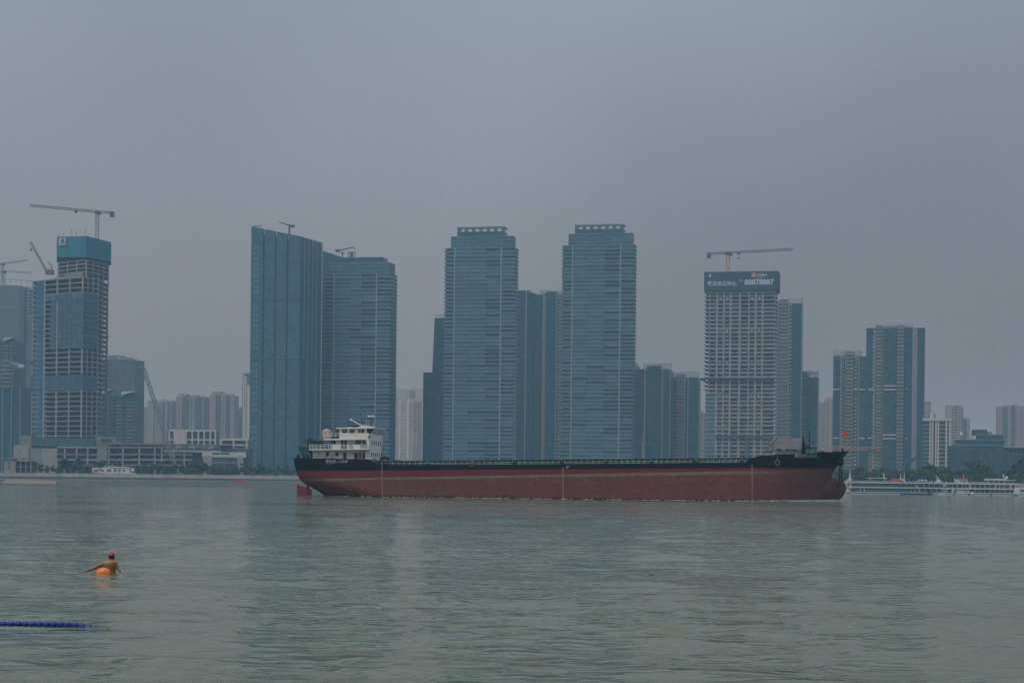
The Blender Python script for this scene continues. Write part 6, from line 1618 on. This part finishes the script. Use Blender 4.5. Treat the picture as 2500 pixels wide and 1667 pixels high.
# plants and crew's greenery on the boat deck aft
ship_leaf = leaf_mat('deck_plant_leaves', (.028, .060, .022))
pot_m = mat('plant_pot', (.10, .12, .11), .8, .2, 2)
for i, (px, h, rx) in enumerate(((758, 1.55, .85), (765, 1.3, .8), (772, 1.0, .7), (779, .95, .7), (786, 1.2, .75))):
    x, z = S(px, 1096, -6); r = random.Random(40 + i); g = MB()
    t = on_ship('deck_plant', 'leafy potted plant on the aft upper deck, %s from the green windbreak net' % ('first', 'second', 'third', 'fourth', 'fifth')[i], 'plant', x, -7.6 + (i % 2) * .8, zl2 + .14, 'potted plants on the aft deck')
    MB().lathe([(.3, 0), (.42, .55), (.46, .6)], 10).build('pot', pot_m, t)
    for q in range(420):
        v = Vector((r.gauss(0, .45) * rx, r.gauss(0, .4) * rx, .75 + r.random() ** .8 * h)); nrm = Vector((r.gauss(0, 1), r.gauss(0, 1), r.gauss(0, 1))).normalized(); u = nrm.orthogonal().normalized(); w = nrm.cross(u); e = r.uniform(.06, .13)
        g.add([v + u * e, v + w * e * .6, v - u * e, v - w * e * .6], [(0, 1, 2, 3)])
    g.build('leaves', ship_leaf, t); MB().bar((0, 0, .3), (0, 0, .9 + h * .5), .05).build('stem', M['bark'], t)
(a, za), (b, zb_) = S(755.5, 1082, -8.75), S(764, 1096, -8.75); t = on_ship('green_net', 'green windbreak net lashed to the aft upper deck rail', 'net', a, -8.7, zl2 + .14)
box('net', t, M['green'], 0, b - a, -.04, .0, 0, za - zl2 - .14); MB().bar((0, 0, 0), (0, 0, za - zl2), .04).bar((b - a, 0, 0), (b - a, 0, za - zl2), .04).build('poles', M['rail'], t)

# broken water along the hull at bow and stern
def hull_foam(label, px0, px1, n, seed, out=.9):
    r = random.Random(seed); x0, x1 = S(px0, 1215)[0], S(px1, 1222)[0]; g = MB()
    for i in range(n):
        x = x0 + (x1 - x0) * r.random() ** .8; y = -hb(x, -TRIM * x) - .05 - abs(r.gauss(0, out * .35)); p = SM @ Vector((x, y, -TRIM * x)); k = r.uniform(.05, .16)
        g.ball((p.x, p.y, r.uniform(.0, .04)), k * r.uniform(1.5, 4.5), k * 1.2, k * .45, 7, 4)
    o = g.build('hull_foam', foam_m, None, smooth=True); tag(o, label, 'foam', kind='stuff')
foam_m = mat('water_foam', (.50, .52, .47), .6, .15, 6)
hull_foam('thin broken foam along the ship bow waterline', 1925, 2050, 150, 1); hull_foam('thin broken foam around the ship stern waterline', 735, 850, 110, 2); hull_foam('faint foam flecks along the ship side', 850, 1930, 220, 3, .5)
# ------------------------------------------------------------------ swimmer
def skin_mat():
    m, n, l, b = nodes_of('tanned_skin')
    tc = n.new('ShaderNodeTexCoord'); t = n.new('ShaderNodeTexNoise'); t.inputs['Scale'].default_value = 9; l.new(tc.outputs['Object'], t.inputs['Vector'])
    r = n.new('ShaderNodeValToRGB'); r.color_ramp.elements[0].position = .35; r.color_ramp.elements[1].position = .7
    r.color_ramp.elements[0].color = (.24, .105, .035, 1); r.color_ramp.elements[1].color = (.34, .165, .065, 1)
    l.new(t.outputs['Fac'], r.inputs['Fac']); l.new(r.outputs[0], b.inputs['Base Color']); b.inputs['Roughness'].default_value = .38
    return m
SD = 53.3
def swim_pt(zx, zy): return at(160 + zx / 8.4, 1320 + zy / 8.4, SD) - Vector((SWIM.x, SD, 0))
def skin_obj(name, pts, edges, m, parent, root=0, sub=2):
    me = bpy.data.meshes.new(name); me.from_pydata([p[0] for p in pts], edges, []); me.update()
    o = bpy.data.objects.new(name, me); COL.objects.link(o)
    md = o.modifiers.new('skin', 'SKIN'); md.use_smooth_shade = True
    for i, p in enumerate(pts):
        sv = me.skin_vertices[0].data[i]; r = p[1]; sv.radius = r if isinstance(r, tuple) else (r, r); sv.use_root = (i == root)
    s2 = o.modifiers.new('sub', 'SUBSURF'); s2.levels = sub; s2.render_levels = sub
    dg = bpy.context.evaluated_depsgraph_get(); dg.update()
    me2 = bpy.data.meshes.new_from_object(o.evaluated_get(dg)); bpy.data.objects.remove(o); bpy.data.meshes.remove(me)
    me2.materials.clear(); me2.materials.append(m); me2.polygons.foreach_set('use_smooth', [True] * len(me2.polygons))
    q = bpy.data.objects.new(name, me2); link(q, parent); return q
def swimmer():
    P = lambda zx, zy, dy=0.0: swim_pt(zx, zy) + Vector((0, dy, 0))
    t = thing('person', 'bare-backed person in a red swim cap wading away, arms spread on the water', 'person', SWIM + Vector((0, 0, .02)))
    sk = skin_mat()
    pel, waist, chest = P(915, 960, .03), P(920, 740, .02), P(905, 560, .03)
    up, neck, skull = P(905, 470, .05), P(928, 405, .08), P(938, 360, .10)
    ls, rs = P(775, 478, .02), P(1020, 478, .02)
    le, lw = P(590, 568, -.02), P(435, 632, -.10)
    re, rw = P(1068, 575, .02), P(1140, 652, -.05)
    pts = [(pel, (.155, .115)), (waist, (.150, .115)), (chest, (.205, .125)), (up, (.150, .095)), (neck, (.066, .066)), (skull, (.055, .06)),
           (ls, (.080, .085)), (le, (.052, .052)), (lw, (.036, .032)), (rs, (.080, .085)), (re, (.054, .052)), (rw, (.037, .034)),
           (P(880, 1300, .05), (.085, .085)), (P(960, 1300, .05), (.085, .085)), (P(875, 1640, .1), (.05, .05)), (P(965, 1640, .05), (.05, .05))]
    edges = [(0, 1), (1, 2), (2, 3), (3, 4), (4, 5), (3, 6), (6, 7), (7, 8), (3, 9), (9, 10), (10, 11), (0, 12), (0, 13), (12, 14), (13, 15)]
    body = skin_obj('body', pts, edges, sk, t)
    # hands: palm and five bent fingers
    def hand(w, d, side):
        d = d.normalized(); up_ = Vector((0, 0, 1)); s = d.cross(up_).normalized(); pal = w + d * .07
        hp = [(w, (.026, .017)), (w + d * .045, (.036, .015)), (pal + d * .02, (.040, .014))]; he = [(0, 1), (1, 2)]
        skin_obj('hand', hp, he, sk, body, 0, 1)
        for i, (o, L) in enumerate(((-.030, .066), (-.010, .078), (.010, .074), (.029, .058))):
            a = pal + s * o + d * .022; b_ = a + d * L * .45 + s * o * .25 - up_ * .004; c = b_ + d * L * .35 - up_ * .014; e = c + d * L * .2 - up_ * .014
            skin_obj('finger', [(a, .0095), (b_, .0088), (c, .008), (e, .007)], [(0, 1), (1, 2), (2, 3)], sk, body, 0, 1)
        a = w + d * .03 + s * side * .030; b_ = a + d * .03 + s * side * .022; c = b_ + d * .028 + s * side * .006
        skin_obj('thumb', [(a, .0115), (b_, .010), (c, .008)], [(0, 1), (1, 2)], sk, body, 0, 1)
    hand(lw, P(330, 640, -.13) - lw, -1); hand(rw, P(1200, 672, -.12) - rw, 1)
    # head, turned a little to the right, looking away over the river
    hc = P(934, 330, .10); hd = MB()
    n, m = 18, 12; vs = []; fs = []
    for j in range(m + 1):
        ph = -math.pi / 2 + math.pi * j / m
        for i in range(n):
            a = 2 * math.pi * i / n; x, y, z = math.cos(ph) * math.cos(a) * .088, math.cos(ph) * math.sin(a) * .104, math.sin(ph) * .122
            if y > 0 and z < -.02: y *= .95; x *= .88            # jaw towards the far side
            if z < -.06 and y < 0: y *= .7
            vs.append((x, y, z))
    for j in range(m):
        for i in range(n): fs.append((j*n+i, j*n+(i+1) % n, (j+1)*n+(i+1) % n, (j+1)*n+i))
    hd.add(vs, fs); ho = hd.build('head', sk, body, smooth=True); ho.location = hc; ho.rotation_euler = (R(4), 0, R(-22))
    for s in (-1, 1):
        MB().ball((s * .090, .0, -.012), .014, .024, .034, 8, 6).build('ear', sk, ho, smooth=True)
        MB().ball((s * .03, .089, .012), .012, .009, .008, 8, 6).build('eye', M['shipwhite'], ho, smooth=True)
    MB().add([(-.014, .09, -.03), (.014, .09, -.03), (0, .125, -.032), (0, .094, .014)], [(0, 1, 2), (0, 2, 3), (1, 3, 2)]).build('nose', sk, ho)
    MB().box(-.024, .024, .083, .092, -.066, -.056).build('mouth', mat('lips', (.25, .08, .06), .5), ho)
    hair = mat('dark_hair', (.018, .013, .010), .7, .2, 30)
    v2 = [(x * 1.045, y * 1.04 - .002, z * 1.02) for x, y, z in vs]
    f2 = [f for f in fs if -.055 < sum(v2[i][2] for i in f) / 4 < .05 and sum(v2[i][1] for i in f) / 4 < .03]
    MB().add(v2, f2).build('hair', hair, ho, smooth=True)
    capm = mat('red_swim_cap', (.55, .012, .018), .35, .12, 12)
    v3 = [(x * 1.075, y * 1.07, z * 1.07) for x, y, z in vs]; f3 = [f for f in fs if min(v3[i][2] for i in f) > .012]
    MB().add(v3, f3).build('swim_cap', capm, ho, smooth=True)
    # shorts under the water
    skin_obj('swim_shorts', [(P(915, 850, .03), (.165, .125)), (P(915, 1000, .03), (.17, .13)), (P(878, 1180, .04), (.10, .10)), (P(958, 1180, .04), (.10, .10))], [(0, 1), (1, 2), (1, 3)], mat('dark_swim_shorts', (.02, .02, .03), .7), body, 0, 1)
    return t
swimmer()
def tow_float():
    c = at(160 + 770 / 8.4, 1320 + 692 / 8.4, 52.6); t = thing('tow_float', 'bright orange inflatable tow float bobbing behind the swimmer', 'float', (c.x, c.y, 0))
    om = mat('orange_float_vinyl', (1.0, .22, .03), .35, .08, 9)
    n, m = 22, 14; vs = []; fs = []
    for j in range(m + 1):
        ph = -math.pi / 2 + math.pi * j / m
        for i in range(n):
            a = 2 * math.pi * i / n; x, y, z = math.cos(ph) * math.cos(a), math.cos(ph) * math.sin(a), math.sin(ph)
            ridge = 1 + .025 * math.cos(a * 5 + .6)
            vs.append((x * .215 * ridge, y * .16, z * .152 + .098 + .02 * x))
    for j in range(m):
        for i in range(n): fs.append((j*n+i, j*n+(i+1) % n, (j+1)*n+(i+1) % n, (j+1)*n+i))
    b = MB().add(vs, fs).build('float_bag', om, t, smooth=True)
    g = MB(); k = 10
    pr = [(.02 + .165 * i / k, -.135 + .05 * (i / k) ** 2, .02 + .085 * math.sin(i / k * 1.35)) for i in range(k + 1)]
    g.path(pr, .022, 7); g.build('folded_neck', om, t, smooth=True)
    MB().bar((-.05, -.148, .16), (.03, -.150, .05), .006, 5).build('seam', mat('orange_seam', (.70, .12, .02), .5), t)
    MB().bar((.15, 0, .03), (.17, .6, -.06), .008, 5).build('tow_strap', M['rubber'], t)
tow_float()
# foam and splash at the hands
def splash(label, zx, zy, n, spread, seed):
    r = random.Random(seed); c = at(160 + zx / 8.4, 1320 + zy / 8.4, 53.0); g = MB()
    for i in range(n):
        x, y = r.gauss(0, spread), r.gauss(0, .12); s = r.uniform(.006, .022); g.ball((x, y, r.uniform(0, .03)), s * r.uniform(1, 2.4), s, s * .6, 6, 4)
    o = g.build('splash', foam_m, None, smooth=True, loc=(c.x, 53.0, .0)); tag(o, label, 'splash', kind='stuff')
splash('white splash at the swimmer left hand', 270, 668, 46, .10, 1); splash('small splash strung out from the swimmer right hand', 1330, 676, 40, .22, 2)

# ------------------------------------------------------------------ lane rope and flotsam
def lane_rope():
    D = 34.3; a = at(-16, 1522, D); t = thing('lane_rope', 'string of blue lane floats sinking under the water at its far end', 'lane rope', (a.x, D, 0))
    bm_ = mat('blue_float_plastic', (.006, .042, .25), .35, .2, 14, rnd=.25)
    pr = [(.012, -.062), (.036, -.060), (.050, -.046), (.058, -.02), (.058, -.014), (.054, -.010), (.058, -.006), (.058, .02), (.050, .046), (.036, .060), (.012, .062)]
    me = MB().lathe(pr, 18, (0, 0, 0), 'x').mesh('lane_float', bm_, True)
    g = []
    for i in range(17):
        px = -8.5 + i * 17.35; p = at(px, 1522 + .004 * px, D) - Vector((a.x, D, 0))
        sink = max(0, i - 9.5) ** 1.4 * .0078
        o = bpy.data.objects.new('lane_float', me); link(o, t); o.location = (p.x, random.uniform(-.012, .012) , .036 - sink); o.rotation_euler = (random.uniform(0, 3), random.uniform(-.12, .12), random.uniform(-.2, .2)); g.append(Vector((p.x, 0, .036 - sink)))
    g.append(g[-1] + Vector((.8, 0, -.2)))
    MB().path(g, .007, 5).build('rope', M['rubber'], t)
lane_rope()
def flotsam(px, py, D, label, s, seed):
    r = random.Random(seed); p = at(px, py, D); n, m = 8, 5; g = MB().ball((0, 0, .0), s * 1.6, s * .8, s * .55, 9, 6); g.v = [(x * r.uniform(.75, 1.2), y * r.uniform(.75, 1.2), z * r.uniform(.7, 1.3)) for x, y, z in g.v]
    o = g.build('flotsam', M['bark'], None, loc=(p.x, D, .005)); tag(o, label, 'flotsam')
flotsam(263.5, 1534, 4400 * 2.76 / (1534 - 1175.3), 'dark scrap of wood floating by the sunken end of the lane rope', .022, 1)
flotsam(1590, 1403.5, 4400 * 2.76 / (1403.5 - 1189.2), 'dark clump of weed floating alone on the open river', .05, 2)
flotsam(1615, 1403.5, 4400 * 2.76 / (1403.5 - 1189.4), 'pale scrap of weed floating beside the dark clump', .035, 3)
# ------------------------------------------------------------------ haze
hz = MB().box(-4700, 4700, -430, 9100, -2.4, 246).build('haze', None)
hm = bpy.data.materials.new('haze_air'); hm.use_nodes = True
hn, hl = hm.node_tree.nodes, hm.node_tree.links
hn.clear()
pv = hn.new('ShaderNodeVolumePrincipled')
pv.inputs['Color'].default_value = (.44, .79, 1.0, 1)
pv.inputs['Absorption Color'].default_value = (1, 1, 1, 1)
pv.inputs['Density'].default_value = 0.00022
pv.inputs['Anisotropy'].default_value = 0.0
ho = hn.new('ShaderNodeOutputMaterial')
hl.new(pv.outputs[0], ho.inputs['Volume'])
hz.data.materials.append(hm)
tag(hz, 'pale grey river haze hanging over the whole scene', 'haze', kind='stuff')
